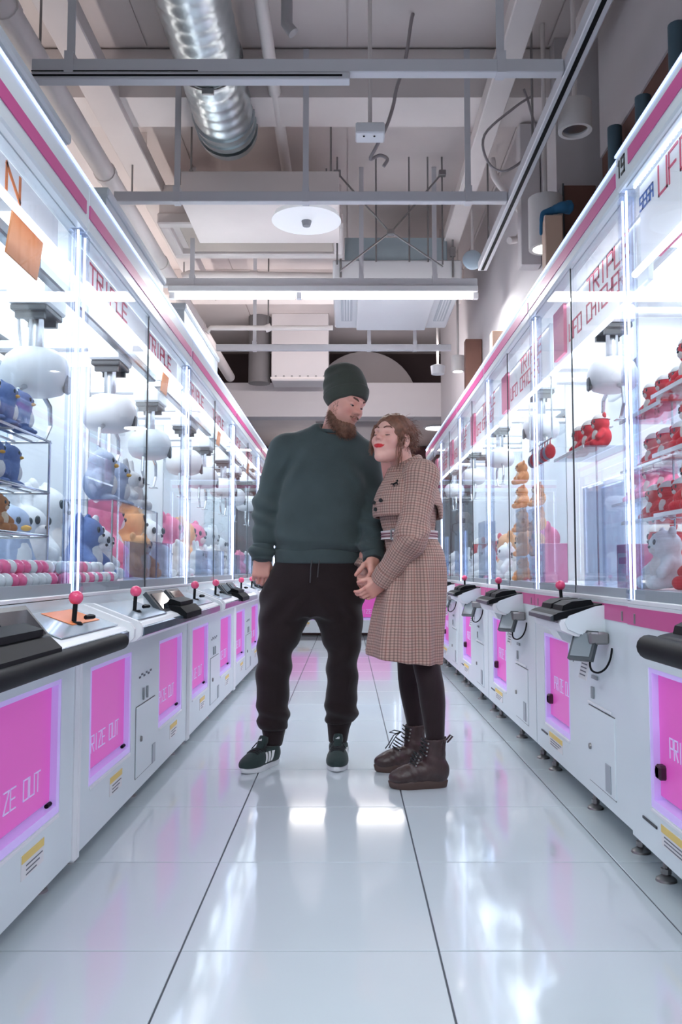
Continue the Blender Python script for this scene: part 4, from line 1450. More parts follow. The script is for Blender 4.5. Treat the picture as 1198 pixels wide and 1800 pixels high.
man = man_body()
tag(man, 'bearded man in dark green beanie, grey-green sweatshirt and black joggers', 'person', 'couple in the aisle')

# eyes, brows
for s in (-1, 1):
    e = MB().sphere((0, 0, 0), .0118, 16, 10)
    eo = e.build('eye', M_EYEWHITE, man, 80)
    eo.matrix_world = MH @ Matrix.Translation((s * .031, -.0735, .003))
    i_ = MB().cyl((s * -.002, -.0118, -.0058), (s * -.002, -.0105, -.0052), .0056, n=16).build('iris', M_IRIS, eo)
    bp = [MH @ Vector((s * q[0], q[1], q[2])) for q in ((.047, -.074, .027), (.037, -.0855, .0325), (.024, -.0925, .0305), (.013, -.0955, .025))]
    MB().tube(bp, [.0020, .0042, .0048, .0032], 8).build('eyebrow', M_BROW, man, 80)
    bp = [MH @ Vector((s * .031 + q[0], q[1], q[2])) for q in ((-.0125, -.0815, .0005), (-.006, -.0868, .0016), (0, -.0882, .0016), (.006, -.0868, .0010), (.0125, -.0815, -.0010))]
    MB().tube(bp, [.0008, .0013, .0014, .0013, .0008], 5).build('eyelashes', M_IRIS, man, 80)

# beard
def beard():
    F = Field((-.12, 3.62, 1.44), (.16, 3.94, 1.64), .0028)
    P = head_sdf(F, MH, 1.0, True, .60)
    x, y, z = P
    d = F.d - .0035 * grow(-.040, -.080, z) - .007 * grow(-.082, -.112, z)
    # region: jaw and chin below a line from the sideburn to under the lip
    line = z - (-.0765 + grow(.016, .034, np.abs(x)) * (np.maximum(-.080, -.070 + .62 * (y + .035)) + .0765))
    line = np.maximum(line, z + .050)
    d = smax(d, line, .008)
    d = smax(d, (y - .012), .01)
    d = smin(d, smax(ell(P, (0, -.070, -.122), (.033, .030, .030)), z + .070, .01), .02)
    d = d + .0016 * np.sin(x * 420) * np.sin(z * 160 + y * 240)
    F.d = d.astype(f32)
    V, Q = F.mesh()
    o = obj_np('beard', V, Q, M_BEARD, man)
    rnd = np.random.RandomState(3)
    L = to_local(V, MH)
    ok = np.where((L[:, 1] < .01) & (L[:, 2] < -.062))[0]
    pk = rnd.choice(ok, 1300)
    dirs = []
    for q in L[pk]:
        v = Vector((q[0] * 3.0, (q[1] + .03) * 2.2, -.16)) + Vector(rnd.normal(0, .05, 3))
        dirs.append((MH.to_3x3() @ v))
    hair_tufts('beard_hairs', V[pk], dirs, rnd.uniform(.010, .022, len(pk)), .00075, .003, M_BEARD, o, 3, 4)
    # moustache and sideburn hairs
    n_ = len(man.data.vertices)
    hv = np.zeros(n_ * 3, f32); man.data.vertices.foreach_get('co', hv)
    hv = hv.reshape(-1, 3).astype(float); hl = to_local(hv, MH)
    rts = []; dr = []; ln = []
    x_, y_, z_ = hl.T
    ok = np.where((np.abs(x_) < .027) & (z_ > -.049 - .25 * np.maximum(np.abs(x_) - .012, 0)) & (z_ < -.038 - .2 * np.abs(x_)) & (y_ < -.080) & (y_ > -.112))[0]
    for i in rnd.choice(ok, 150):
        u = hl[i, 0] / .026
        rts.append(hv[i]); dr.append(MH.to_3x3() @ Vector((u * .9, -.25, -.8))); ln.append(rnd.uniform(.004, .007))
    ok = np.where((np.abs(x_) > .045) & (np.abs(y_ + .012 - .25 * z_) < .016) & (z_ < .012) & (z_ > -.062))[0]
    for i in rnd.choice(ok, 150):
        s = 1 if hl[i, 0] > 0 else -1
        rts.append(hv[i]); dr.append(MH.to_3x3() @ Vector((s * .3, -.15, -.8))); ln.append(rnd.uniform(.005, .010))
    hair_tufts('sideburn_hairs', rts, dr, ln, .00055, .002, M_BEARD, o, 3, 5)


beard()


def beanie():
    F = Field((-.19, 3.62, 1.56), (.17, 3.99, 1.86), .003)
    P = F.local(MH)
    x, y, z = P
    d = ell(P, (0, .018, .052), (.0905, .113, .100))
    d = smin(d, ell(P, (.0, .050, .115), (.070, .074, .062)), .05)
    d = smin(d, cap(P, (-.03, .085, .100), (.03, .085, .100), .045), .03)
    pl = z + .66 * y + .012                                 # rim plane, low at the nape
    d = d + .0026 * np.sin(pl * 95 + 1.2 * np.sin(x * 22)) * grow(.065, .10, pl) * grow(-.04, .06, y)
    cuffd = ell(P, (0, .018, .052), (.0945, .117, .104)) - .001
    cuffd = smax(cuffd, pl - .062, .006)
    d = smin(d, cuffd, .004)
    d = smax(d, -pl, .006)
    F.d = d.astype(f32)
    V, Q = F.mesh()
    V = smooth_verts(V, Q, 2)
    o = obj_np('beanie', V, Q, M_BEANIE, man)
    return o


beanie()

TORSO = [(.905, -.127, 3.85, .203, .128), (.95, -.127, 3.85, .212, .136), (1.02, -.122, 3.845, .216, .142), (1.15, -.113, 3.84, .206, .140), (1.28, -.102, 3.84, .198, .136),
         (1.38, -.098, 3.845, .192, .122), (1.44, -.092, 3.855, .170, .104), (1.485, -.080, 3.86, .128, .086), (1.515, -.066, 3.86, .092, .074), (1.53, -.060, 3.86, .078, .068)]


def sweater():
    F = Field((-.50, 3.58, .87), (.24, 4.08, 1.58), .0056)
    W = F.P(); X, Y, Z = W
    F.u(loft(W, [r for r in TORSO if r[0] > .92], 2.35, .02))
    F.u(cap(W, (-.255, 3.855, 1.425), (-.10, 3.86, 1.475), .072, .06), .06)
    F.u(cap(W, (.060, 3.88, 1.395), (-.02, 3.86, 1.455), .072, .06), .06)
    sl = []
    for pts, rs in (([(-.283, 3.850, 1.415), (-.362, 3.865, 1.165), (-.382, 3.815, .955)], [.080, .066, .054]), ([(.072, 3.885, 1.385), (.114, 3.845, 1.15), (.113, 3.715, .965)], [.080, .066, .052])):
        d = smin(cap(W, pts[0], pts[1], rs[0], rs[1]), cap(W, pts[1], pts[2], rs[1], rs[2]), .03)
        t = (Z - 1.05)
        d = d + .0075 * np.sin(Z * 62 + X * 34 + 2 * np.sin(Z * 17)) * np.exp(-((Z - 1.12) / .13) ** 2) + .004 * np.sin(Z * 120 + X * 25) * np.exp(-((Z - .985) / .03) ** 2)
        F.u(d, .022)
    # folds across the front: soft drag lines from shoulder to hem
    fold = .0060 * np.sin((X * 26 + Z * 30)) * np.exp(-((Z - 1.02) / .09) ** 2) + .0075 * np.sin(Z * 62 + X * 9) * np.exp(-((Z - .975) / .035) ** 2)
    fold = fold + .0070 * np.sin(X * 70 - Z * 42) * np.exp(-(((X + .25) / .07) ** 2 + ((Z - 1.33) / .08) ** 2)) + .0070 * np.sin(X * 60 + Z * 46) * np.exp(-(((X - .04) / .06) ** 2 + ((Z - 1.30) / .08) ** 2))
    F.d += fold.astype(f32)
    F.sub(cap(W, (-.062, 3.80, 1.545), (-.05, 3.845, 1.62), .066, .075), .012)
    V, Q = F.mesh()
    V = smooth_verts(V, Q, 2)
    o = obj_np('sweatshirt', V, Q, M_SWEATER, man)
    # ribbed bands
    F = Field((-.37, 3.68, .885), (.13, 4.03, .975), .005)
    W = F.P()
    F.u(loft(W, [(.900, -.127, 3.85, .200, .126), (.955, -.127, 3.85, .206, .131), (.965, -.127, 3.85, .206, .131)], 2.35, .008))
    V, Q = F.mesh()
    obj_np('hem_band', V, Q, M_SWEATER, o)
    for a, b, r in (((-.381, 3.822, .985), (-.384, 3.808, .912), .048), ((.113, 3.728, .985), (.114, 3.680, .912), .047)):
        F = Field([min(a[i], b[i]) - .08 for i in range(3)], [max(a[i], b[i]) + .08 for i in range(3)], .004)
        W = F.P()
        ax = Vector(b) - Vector(a); L = ax.length; ax.normalize()
        t = (W[0] - a[0]) * ax.x + (W[1] - a[1]) * ax.y + (W[2] - a[2]) * ax.z
        d = cap(W, tuple(Vector(a) - ax * .1), tuple(Vector(b) + ax * .1), r * 1.10, r * .92)
        F.u(smax(smax(d, t - L, .006), -t, .006))
        V, Q = F.mesh()
        obj_np('cuff', V, Q, M_SWEATER, o)
    ring = []
    for i in range(37):
        t = 2 * PI * i / 36
        ring.append((-.062 + .080 * math.cos(t), 3.845 + .066 * math.sin(t), 1.512 + .016 * math.sin(t) - .004 * math.cos(t) ))
    MB().tube(ring, .0085, 10, False).build('collar_band', M_SWEATER, o, 80)


sweater()


def trousers():
    F = Field((-.48, 3.66, .10), (.16, 4.10, 1.02), .0058)
    W = F.P(); X, Y, Z = W
    F.u(loft(W, [(.66, -.165, 3.865, .215, .118), (.72, -.163, 3.865, .232, .130), (.80, -.152, 3.86, .228, .132), (.90, -.128, 3.855, .203, .124), (.97, -.125, 3.85, .188, .115)], 2.4, .02))
    LL = [(.155, -.333, 3.885, .063, .066), (.19, -.335, 3.88, .073, .080), (.24, -.337, 3.875, .071, .080), (.37, -.335, 3.86, .076, .082), (.495, -.327, 3.85, .080, .090), (.60, -.297, 3.855, .102, .106), (.70, -.278, 3.86, .122, .116), (.76, -.262, 3.865, .118, .112)]
    RR = [(.175, -.030, 3.935, .066, .068), (.205, -.030, 3.93, .076, .082), (.245, -.028, 3.92, .075, .082), (.37, -.023, 3.90, .070, .082), (.495, -.020, 3.885, .073, .090), (.60, -.028, 3.875, .099, .106), (.70, -.048, 3.87, .118, .116), (.76, -.060, 3.865, .116, .112)]
    F.u(loft(W, LL, 2.1, .015), .03)
    F.u(loft(W, RR, 2.1, .015), .03)
    fold = .0085 * np.sin(Z * 75 + X * 22) * np.exp(-((Z - .22) / .05) ** 2) + .0065 * np.sin(Z * 46 - np.abs(X + .165) * 30) * np.exp(-((Z - .47) / .13) ** 2)
    fold = fold + .0075 * np.sin(np.abs(X + .165) * 55 + Z * 38) * np.exp(-((Z - .70) / .07) ** 2)
    F.d += fold.astype(f32)
    V, Q = F.mesh()
    V = smooth_verts(V, Q, 2)
    o = obj_np('joggers', V, Q, M_TROUSER, man)
    for rows in ([(.080, -.335, 3.893, .040, .052), (.13, -.333, 3.885, .049, .055), (.175, -.333, 3.885, .058, .060)], [(.085, -.043, 3.945, .042, .053), (.145, -.040, 3.938, .050, .056), (.19, -.034, 3.935, .060, .062)]):
        F = Field((rows[0][1] - .09, rows[0][2] - .09, .06), (rows[0][1] + .10, rows[0][2] + .09, .22), .0045)
        F.u(loft(F.P(), rows, 2.1, .008))
        V, Q = F.mesh()
        obj_np('ankle_cuff', V, Q, M_TROUSER, o)
    for x, z1 in ((-.163, .815), (-.130, .840)):
        MB().tube([(x + .008, 3.722, .915), (x + .003, 3.721, .88), (x, 3.722, z1)], .0028, 6).build('drawstring', mat('grey_cord', (.06, .055, .06), .6), o, 80)


trousers()


def sole_outline(L, wf, wh, n=40):
    """top view outline of a shoe: toe at -y, heel at +y, length L"""
    pts = []
    for i in range(n):
        t = 2 * PI * i / n
        y = -math.cos(t) * L / 2
        f = (y / (L / 2) + 1) / 2
        wdt = wf * math.exp(-((f - .28) / .36) ** 2) + wh * math.exp(-((f - .88) / .30) ** 2) * .72
        s = abs(math.sin(t)) ** .62
        pts.append((math.copysign(wdt * s, math.sin(t)), y))
    return pts


def slab(mb, out, levels):
    """stack of (z, scale, dy) copies of an outline, closed"""
    base = len(mb.v); n = len(out)
    for z, s, zr in levels:
        for x, y in out:
            mb.v.append((x * s, y * s, z + zr * max(0, -y - .07) ** 2))
    for i in range(len(levels) - 1):
        for k in range(n):
            k2 = (k + 1) % n
            mb.f.append((base + i * n + k, base + i * n + k2, base + (i + 1) * n + k2, base + (i + 1) * n + k))
    mb.f.append(tuple(base + k for k in range(n))[::-1])
    mb.f.append(tuple(base + (len(levels) - 1) * n + k for k in range(n)))
    return mb


def place_np(V, M):
    return to_world(V, M)


def shoe(M, label):
    L, wf, wh = .275, .049, .043
    out = sole_outline(L, wf, wh)
    F = Field((-.07, -.16, .0), (.07, .16, .15), .0036)
    P = F.P(); x, y, z = P
    d = ell(P, (0, -.070, .034), (.047, .070, .036))
    d = smin(d, ell(P, (0, -.005, .045), (.044, .085, .045)), .03)
    d = smin(d, ell(P, (0, .075, .052), (.040, .056, .052)), .03)
    d = smin(d, cap(P, (0, .072, .06), (0, .070, .098), .040, .040), .02)
    d = smax(d, z - (.088 + .10 * np.maximum(y - .06, 0) + .02 * np.maximum(-y, 0)), .008)
    d = smax(d, .022 - z, .004)
    F.u(d)
    V, Q = F.mesh()
    V = smooth_verts(V, Q, 1)
    up = obj_np('shoe', to_world(V, M), Q, M_SUEDE, man)
    up['label'] = label
    Mt = M
    so = slab(MB(), out, [(.0, .955, .9), (.004, .985, .9), (.016, 1.0, .5), (.030, 1.0, .3), (.033, .97, .3)])
    so.xf(Mt).build('sole', M_SOLE, up, 50)
    # toe cap seam, tongue, laces
    tg = MB().tube([(0, -.012, .080), (0, .004, .096), (0, .018, .116), (0, .026, .132)], [.018, .021, .023, .019], 12)
    for i in range(len(tg.v)):
        vx, vy, vz = tg.v[i]
    tg.xf(Mt).build('tongue', M_SUEDE, up, 60)
    lg = MB()
    for q in range(3):
        lg.prism([(-.009 + .006 * q, 0), (-.005 + .006 * q, 0), (-.005 + .006 * q, .004 + .003 * q), (-.009 + .006 * q, .004 + .003 * q)], -.0012, 0, 'y')
    lg.xf(Mt @ Matrix.Translation((0, -.006, .119)) @ Matrix.Rotation(math.radians(-28), 4, 'X')).build('tongue_mark', M_SOLE, up)
    D = F.d
    def surf_z(xv, yv):
        col = D[int(round((xv + .07) / .0036)), int(round((yv + .16) / .0036)), :]
        ins = np.where(col < 0)[0]
        return .0036 * (ins[-1] + .5) if len(ins) else .05
    for i in range(6):
        yy = -.064 + .0125 * i
        MB().tube([(xv, yy + .10 * abs(xv), surf_z(xv, yy + .10 * abs(xv)) + .0022) for xv in (-.029, -.020, -.010, 0, .010, .020, .029)], .0034, 6).xf(Mt).build('lace', M_LACE, up, 80)
    MB().tube([(0, .016, .110), (.018, .0, .105), (.034, -.012, .082), (.030, -.006, .062)], .0026, 6).tube([(0, .016, .110), (-.020, -.002, .108), (-.036, -.016, .085), (-.034, -.020, .06)], .0026, 6).xf(Mt).build('lace_bow', M_LACE, up, 80)
    # three white stripes on both sides, laid on the surface
    D = F.d
    def surf_x(yv, zv, s):
        j = int(round((yv + .16) / .0036)); k_ = int(round(zv / .0036))
        col = D[:, j, k_]
        xs = -.07 + .0036 * np.arange(len(col))
        ins = np.where(col < 0)[0]
        if not len(ins): return s * .03
        i0 = ins[-1] if s > 0 else ins[0]
        i1 = i0 + s
        return float(xs[i0] + (xs[i1] - xs[i0]) * col[i0] / (col[i0] - col[i1])) + s * .0025
    for s in (-1, 1):
        for q in range(3):
            y0 = -.028 + .024 * q
            mb = MB()
            top = []; n = 5
            for i in range(n):
                t = i / (n - 1)
                zz = .034 + .040 * t; yy = y0 + .022 * t
                for w_ in (-.0068, .0068):
                    top.append((surf_x(yy + w_, zz, s), yy + w_, zz))
            inner = [(p[0] - s * .003, p[1], p[2]) for p in top]
            mb.v = top + inner; m_ = len(top)
            for i in range(n - 1):
                a = 2 * i
                mb.f += [(a, a + 1, a + 3, a + 2), (m_ + a, m_ + a + 2, m_ + a + 3, m_ + a + 1), (a, a + 2, m_ + a + 2, m_ + a), (a + 1, m_ + a + 1, m_ + a + 3, a + 3)]
            mb.xf(Mt).build('side_stripe', M_SOLE, up)


shoe(frame((-.382, 3.800, 0), -29), 'dark green suede trainer with white stripes, turned outwards')
shoe(frame((-.042, 3.845, 0), -2), 'dark green suede trainer with white stripes, pointing at the camera')

# ================================================================== the woman
WH = frame((.190, 3.585, 1.427), -36, -10, 4)
WS = .93
# checked cloth
M_COAT = mat('checked_cloth', (.36, .235, .205), .85)
def _check(m):
    nt = m.node_tree
    b = nt.nodes['Principled BSDF']
    b.inputs['Specular IOR Level'].default_value = .2
    b.inputs['Sheen Weight'].default_value = .1
    a = nt.nodes.new('ShaderNodeAttribute'); a.attribute_name = 'pat'
    sx = nt.nodes.new('ShaderNodeSeparateXYZ')
    nt.links.new(a.outputs['Vector'], sx.inputs[0])
    def line(sock, period, width):
        m1 = nt.nodes.new('ShaderNodeMath'); m1.operation = 'MULTIPLY'; m1.inputs[1].default_value = 1 / period
        m2 = nt.nodes.new('ShaderNodeMath'); m2.operation = 'FRACT'
        m3 = nt.nodes.new('ShaderNodeMath'); m3.operation = 'LESS_THAN'; m3.inputs[1].default_value = width
        nt.links.new(sock, m1.inputs[0]); nt.links.new(m1.outputs[0], m2.inputs[0]); nt.links.new(m2.outputs[0], m3.inputs[0])
        return m3.outputs[0]
    col = None
    def over(prev, fac_sock, c, amount):
        mu = nt.nodes.new('ShaderNodeMath'); mu.operation = 'MULTIPLY'; mu.inputs[1].default_value = amount
        nt.links.new(fac_sock, mu.inputs[0])
        mx = nt.nodes.new('ShaderNodeMix'); mx.data_type = 'RGBA'
        if prev is None:
            mx.inputs[6].default_value = (.52, .335, .28, 1)
        else:
            nt.links.new(prev, mx.inputs[6])
        mx.inputs[7].default_value = (*c, 1)
        nt.links.new(mu.outputs[0], mx.inputs[0])
        return mx.outputs[2]
    X_, Z_ = sx.outputs[0], sx.outputs[2]
    dark = (.075, .045, .045)
    col = over(col, line(X_, .0115, .38), dark, .46)
    col = over(col, line(Z_, .0115, .38), dark, .46)
    col = over(col, line(X_, .046, .12), (.45, .12, .09), .16)
    col = over(col, line(Z_, .046, .12), (.45, .12, .09), .16)
    nt.links.new(col, b.inputs['Base Color'])
_check(M_COAT)


def pat_torso(V, c=(.27, 3.62)):
    an = np.arctan2(V[:, 0] - c[0], -(V[:, 1] - c[1]))
    return np.stack([an * .17, V[:, 1], V[:, 2]], 1)


def pat_arm(V, a, b, r=.058):
    A = np.array(a); B = np.array(b)
    ax = (B - A) / np.linalg.norm(B - A)
    t = (V - A) @ ax
    Rr = V - A - t[:, None] * ax
    e1 = np.cross(ax, (0, 1, 0)); e1 /= np.linalg.norm(e1); e2 = np.cross(ax, e1)
    an = np.arctan2(Rr @ e1, -(Rr @ e2))
    return np.stack([an * r, t, t], 1)


NEAR_ARM = ([(.305, 3.510, 1.255), (.262, 3.440, 1.005), (.150, 3.535, .826)], [.074, .064, .050])
FAR_ARM = ([(.245, 3.745, 1.255), (.185, 3.82, 1.01), (.075, 3.765, .872)], [.070, .060, .048])


def woman_body():
    parts = []
    F = Field((.02, 3.42, 1.22), (.36, 3.76, 1.56), .0025)
    head_sdf(F, WH, WS, False, 1.0)
    W = F.P()
    F.u(cap(W, (.255, 3.635, 1.25), (.222, 3.618, 1.385), .052, .047), .03)
    V, Q = F.mesh()
    L = to_local(V, WH) / WS
    parts.append((V, Q, head_colour(L, False)))
    F = Field((.03, 3.34, .04), (.46, 3.94, 1.34), .010)
    W = F.P()
    F.u(loft(W, [(.60, .27, 3.62, .10, .13), (.85, .29, 3.62, .10, .14), (1.03, .265, 3.62, .075, .10), (1.2, .265, 3.62, .085, .13), (1.28, .265, 3.63, .06, .10)]))
    chain(F, W, NEAR_ARM[0], [.045, .038, .028], .02)
    chain(F, W, FAR_ARM[0], [.045, .038, .028], .02)
    chain(F, W, [(.30, 3.56, .70), (.337, 3.515, .45), (.357, 3.485, .07)], [.055, .040, .024], .03)
    chain(F, W, [(.285, 3.68, .70), (.275, 3.765, .45), (.301, 3.785, .07)], [.055, .040, .024], .03)
    V, Q = F.mesh()
    parts.append((V, Q, np.tile(np.array((.70, .40, .335)), (len(V), 1))))
    # near hand closing under the man's hand, far hand beside it
    M1 = Matrix.Translation((.150, 3.540, .826)) @ Matrix.Rotation(math.radians(52), 4, 'Y') @ Matrix.Rotation(math.radians(25), 4, 'Z')
    parts.append(hand_part(M1, -1, [(28, 42, 24), (26, 40, 24), (22, 36, 22), (16, 30, 20)], (.4, .35), size=.88))
    M2 = Matrix.Translation((.075, 3.765, .880)) @ Matrix.Rotation(math.radians(8), 4, 'X') @ Matrix.Rotation(math.radians(-20), 4, 'Z')
    parts.append(hand_part(M2, 1, [(30, 50, 30), (28, 46, 28), (24, 42, 26), (18, 36, 24)], (.4, .4), size=.86))
    V, Q, c = merge(parts)
    return obj_np('person', V, Q, M_SKIN, None, c)


woman = woman_body()
tag(woman, 'woman with curly auburn hair and red lips in brown checked coat', 'person', 'couple in the aisle')
WHs = WH @ Matrix.Scale(WS, 4)
for s in (-1, 1):
    bp = [WHs @ Vector((s * q[0], q[1], q[2])) for q in ((.049, -.074, .030), (.038, -.0855, .0375), (.025, -.0925, .0355), (.013, -.0955, .029))]
    MB().tube(bp, [.0013, .0022, .0026, .0020], 6).build('eyebrow', M_BROW, woman, 80)
    bp = [WHs @ Vector((s * .031 + q[0], q[1], q[2])) for q in ((-.0125, -.0820, -.0008), (-.006, -.0872, -.0036), (0, -.0885, -.0044), (.006, -.0872, -.0036), (.0125, -.0820, -.0008))]
    MB().tube(bp, [.0009, .0017, .0019, .0017, .0009], 5).build('eyelashes', M_IRIS, woman, 80)


def hair():
    F = Field((-.02, 3.38, 1.24), (.48, 3.86, 1.58), .0036)
    P = [q / WS for q in F.local(WH)]
    x, y, z = P
    d = ell(P, (0, .026, .038), (.090, .112, .090))
    # parting line of the face: keep the face clear
    face = ell(P, (-.004, -.108, -.032), (.064, .085, .102))
    d = smax(d, -face, .012)
    d = smax(d, -(z + .055 + .25 * y), .02)
    d = smax(d, -ell(P, (.0, -.04, -.085), (.090, .105, .085)), .02)
    for s in (-1, 1):
        d = smax(d, -ell(P, (s * .088, .010, -.006), (.034, .024, .038)), .010)
    d = smin(d, ell(P, (.02, .130, -.070), (.052, .048, .042)), .03)          # low bun
    d = d + grow(-.07, -.03, y) * .0040 * np.sin(x * 95 + 30 * z) * np.sin(z * 110 + 40 * y) + .0012 * np.sin(x * 260 + y * 190) * np.sin(z * 250)
    F.d = (d * WS).astype(f32)
    V, Q = F.mesh()
    o = obj_np('hair', V, Q, M_HAIR, woman)
    rnd = np.random.RandomState(8)
    L = to_local(V, WH) / WS
    ok = np.where((L[:, 1] > -.035))[0]
    pk = rnd.choice(ok, 1300)
    dirs = []
    for q in L[pk]:
        v = Vector((q[0] * .5, .6 - q[1] * 2, -.55 - q[2] * 2)) + Vector(rnd.normal(0, .35, 3)) + Vector((q[0], q[1] - .02, q[2] - .04)) * 2.5
        dirs.append(WH.to_3x3() @ v)
    hair_tufts('hair_curls', V[pk], dirs, rnd.uniform(.022, .042, len(pk)), .0012, .008, M_HAIR, o, 6, 9)
    # long strands framing the face
    mb = MB()
    for s, n0, xs, bend in ((1, 16, .074, .0), (-1, 60, .070, .0)):
        for i in range(n0):
            a = rnd.normal(0, .006); b = rnd.normal(0, .009); ln = rnd.uniform(.13, .18) if s > 0 else rnd.uniform(.07, .12)
            ph = rnd.uniform(0, 6.28)
            path = []
            for k in range(9):
                t = k / 8
                p = Vector((s * (xs - .018 * (1 - t) ** 2 + .003 * math.sin(9 * t + ph)) + a, (-.034 if s > 0 else -.058) + b + .012 * t + .004 * math.sin(11 * t + ph), .050 - (ln + .02) * t))
                path.append(WHs @ p)
            mb.tube(path, [.0013 * (1.1 - .5 * k / 8) for k in range(9)], 4, False)
    q = mb.build('hair_strands', M_HAIR, o, 80)
    q['kind'] = 'stuff'


hair()

COATROWS = [(.470, .236, 3.63, .160, .235), (.60, .248, 3.625, .154, .220), (.72, .266, 3.62, .148, .198), (.87, .296, 3.615, .126, .168), (.95, .292, 3.615, .122, .155), (1.005, .268, 3.615, .108, .128), (1.035, .262, 3.615, .103, .122),
            (1.10, .258, 3.618, .122, .148), (1.18, .258, 3.62, .128, .160), (1.24, .262, 3.625, .112, .150), (1.275, .262, 3.63, .086, .120), (1.30, .258, 3.632, .070, .082), (1.315, .252, 3.632, .062, .065)]


def coat():
    F = Field((.02, 3.34, .44), (.48, 3.90, 1.36), .0054)
    W = F.P(); X, Y, Z = W
    d = loft(W, COATROWS, 2.35, .01)
    an = np.arctan2(X - .262, -(Y - 3.615))
    pl = grow(.99, .80, Z) * .0085 * np.sin(an * 11 + 1.5 * np.sin(an * 3)) + np.exp(-((Z - .985) / .03) ** 2) * .003 * np.sin(an * 30)
    pl = pl + np.exp(-((Z - 1.06) / .025) ** 2) * .004 * np.sin(an * 22 + 1)
    d = d + pl
    d = smax(d, (.482 + .12 * (.38 - X)) - Z, .006)            # hem, a little higher in front
    F.d = d.astype(f32)
    # neckline
    F.sub(cap(W, (.205, 3.585, 1.315), (.17, 3.56, 1.36), .046, .07), .012)
    V, Q = F.mesh()
    V = smooth_verts(V, Q, 1)
    o = obj_np('coat', V, Q, M_COAT, woman, None, pat_torso(V))
    for k, (pts, rs) in enumerate((NEAR_ARM, FAR_ARM)):
        lo = [min(p[i] for p in pts) - .10 for i in range(3)]; hi = [max(p[i] for p in pts) + .10 for i in range(3)]
        F = Field(lo, hi, .005)
        W = F.P(); X, Y, Z = W
        d = smin(cap(W, pts[0], pts[1], rs[0], rs[1]), cap(W, pts[1], pts[2], rs[1], rs[2]), .03)
        d = smin(d, cap(W, (.262, 3.60 + (.02 if k else 0), 1.278), pts[0], .045, .062), .05)
        d = d + .0045 * np.sin(Z * 75 - X * 50) * np.exp(-((Z - pts[1][2]) / .07) ** 2) + .002 * np.sin(Z * 40 + X * 60)
        ax = (Vector(pts[2]) - Vector(pts[1])).normalized()
        t = (X - pts[2][0]) * ax.x + (Y - pts[2][1]) * ax.y + (Z - pts[2][2]) * ax.z
        d = smax(d, t - .004, .004)
        F.u(d)
        V, Q = F.mesh()
        V = smooth_verts(V, Q, 1)
        pu = pat_arm(V, pts[0], pts[1]); plow = pat_arm(V, pts[1], pts[2])
        wgt = (V[:, 2] < pts[1][2])
        plow[:, 2] += (Vector(pts[1]) - Vector(pts[0])).length
        s = obj_np('sleeve', V, Q, M_COAT, o, None, np.where(wgt[:, None], plow, pu))
        # turned cuff
        F = Field(lo, hi, .0045)
        W = F.P()
        t = (W[0] - pts[2][0]) * ax.x + (W[1] - pts[2][1]) * ax.y + (W[2] - pts[2][2]) * ax.z
        d = cap(W, pts[1], tuple(Vector(pts[2]) + ax * .05), rs[1] + .004, rs[2] + .003)
        d = smax(smax(d, t - .008, .005), -(t + .055), .005)
        d = smax(d, -smax(cap(W, pts[1], tuple(Vector(pts[2]) + ax * .05), rs[1] - .01, rs[2] - .010), -(t + .03), .002), .002)
        F.u(d)
        V, Q = F.mesh()
        pl_ = pat_arm(V, pts[1], pts[2]); pl_[:, 2] += .007
        obj_np('coat_cuff', V, Q, M_COAT, o, None, pl_)
        bt = Vector(pts[2]) - ax * .025 + Vector((.012 if k == 0 else 0, -rs[2] - .004, -.012))
        MB().sphere(tuple(bt), .0065, 10, 6, (1, .4, 1)).build('button', M_LACE, o, 60)
    # storm flaps over chest and back
    F = Field((.04, 3.36, 1.05), (.48, 3.88, 1.34), .005)
    W = F.P(); X, Y, Z = W
    fl = .011 + .018 * grow(1.24, 1.09, Z)
    d = loft(W, COATROWS, 2.2, .01, clip=False) - fl
    inner = loft(W, COATROWS, 2.2, .01, clip=False) - fl + .013
    d = smax(d, -inner, .003)
    low = 1.095 + .05 * grow(.20, .30, X) * grow(3.56, 3.50, Y) - .008 * grow(.33, .40, X)
    d = smax(d, low - Z, .004)
    d = smax(d, Z - 1.285, .004)
    F.d = d.astype(f32)
    V, Q = F.mesh()
    obj_np('storm_flap', V, Q, M_COAT, o, None, pat_torso(V) + (.004, 0, .005))
    # folded collar
    mb = MB(); n = 44; pr = [(.052, .0), (.058, .040), (.064, .046), (.074, .040), (.096, -.002), (.098, -.012), (.094, -.010), (.070, .030)]
    for i in range(n + 1):
        t = math.radians(-152 + 304 * i / n)
        ca, sa = math.cos(t), math.sin(t)
        for (r, z) in pr:
            e = 1 + .30 * max(0, -math.cos(t)) * (1 if r > .06 else .3)
            mb.v.append((.246 + r * e * ca * 1.0, 3.630 + r * e * sa * 1.05, 1.290 + z + .034 * ca - .03 * max(0, -ca) * (r > .07)))
    m_ = len(pr)
    for i in range(n):
        for k in range(m_):
            k2 = (k + 1) % m_
            mb.f.append((i * m_ + k, i * m_ + k2, (i + 1) * m_ + k2, (i + 1) * m_ + k))
    mb.f.append(tuple(range(m_))); mb.f.append(tuple(n * m_ + k for k in range(m_)))
    V = np.array(mb.v)
    co = mb.build('collar', M_COAT, o, 80)
    a = co.data.attributes.new('pat', 'FLOAT_VECTOR', 'POINT')
    pv = np.stack([np.arctan2(V[:, 0] - .246, -(V[:, 1] - 3.63)) * .075, V[:, 1], V[:, 2] + .003], 1)
    a.data.foreach_set('vector', pv.astype(f32).ravel())
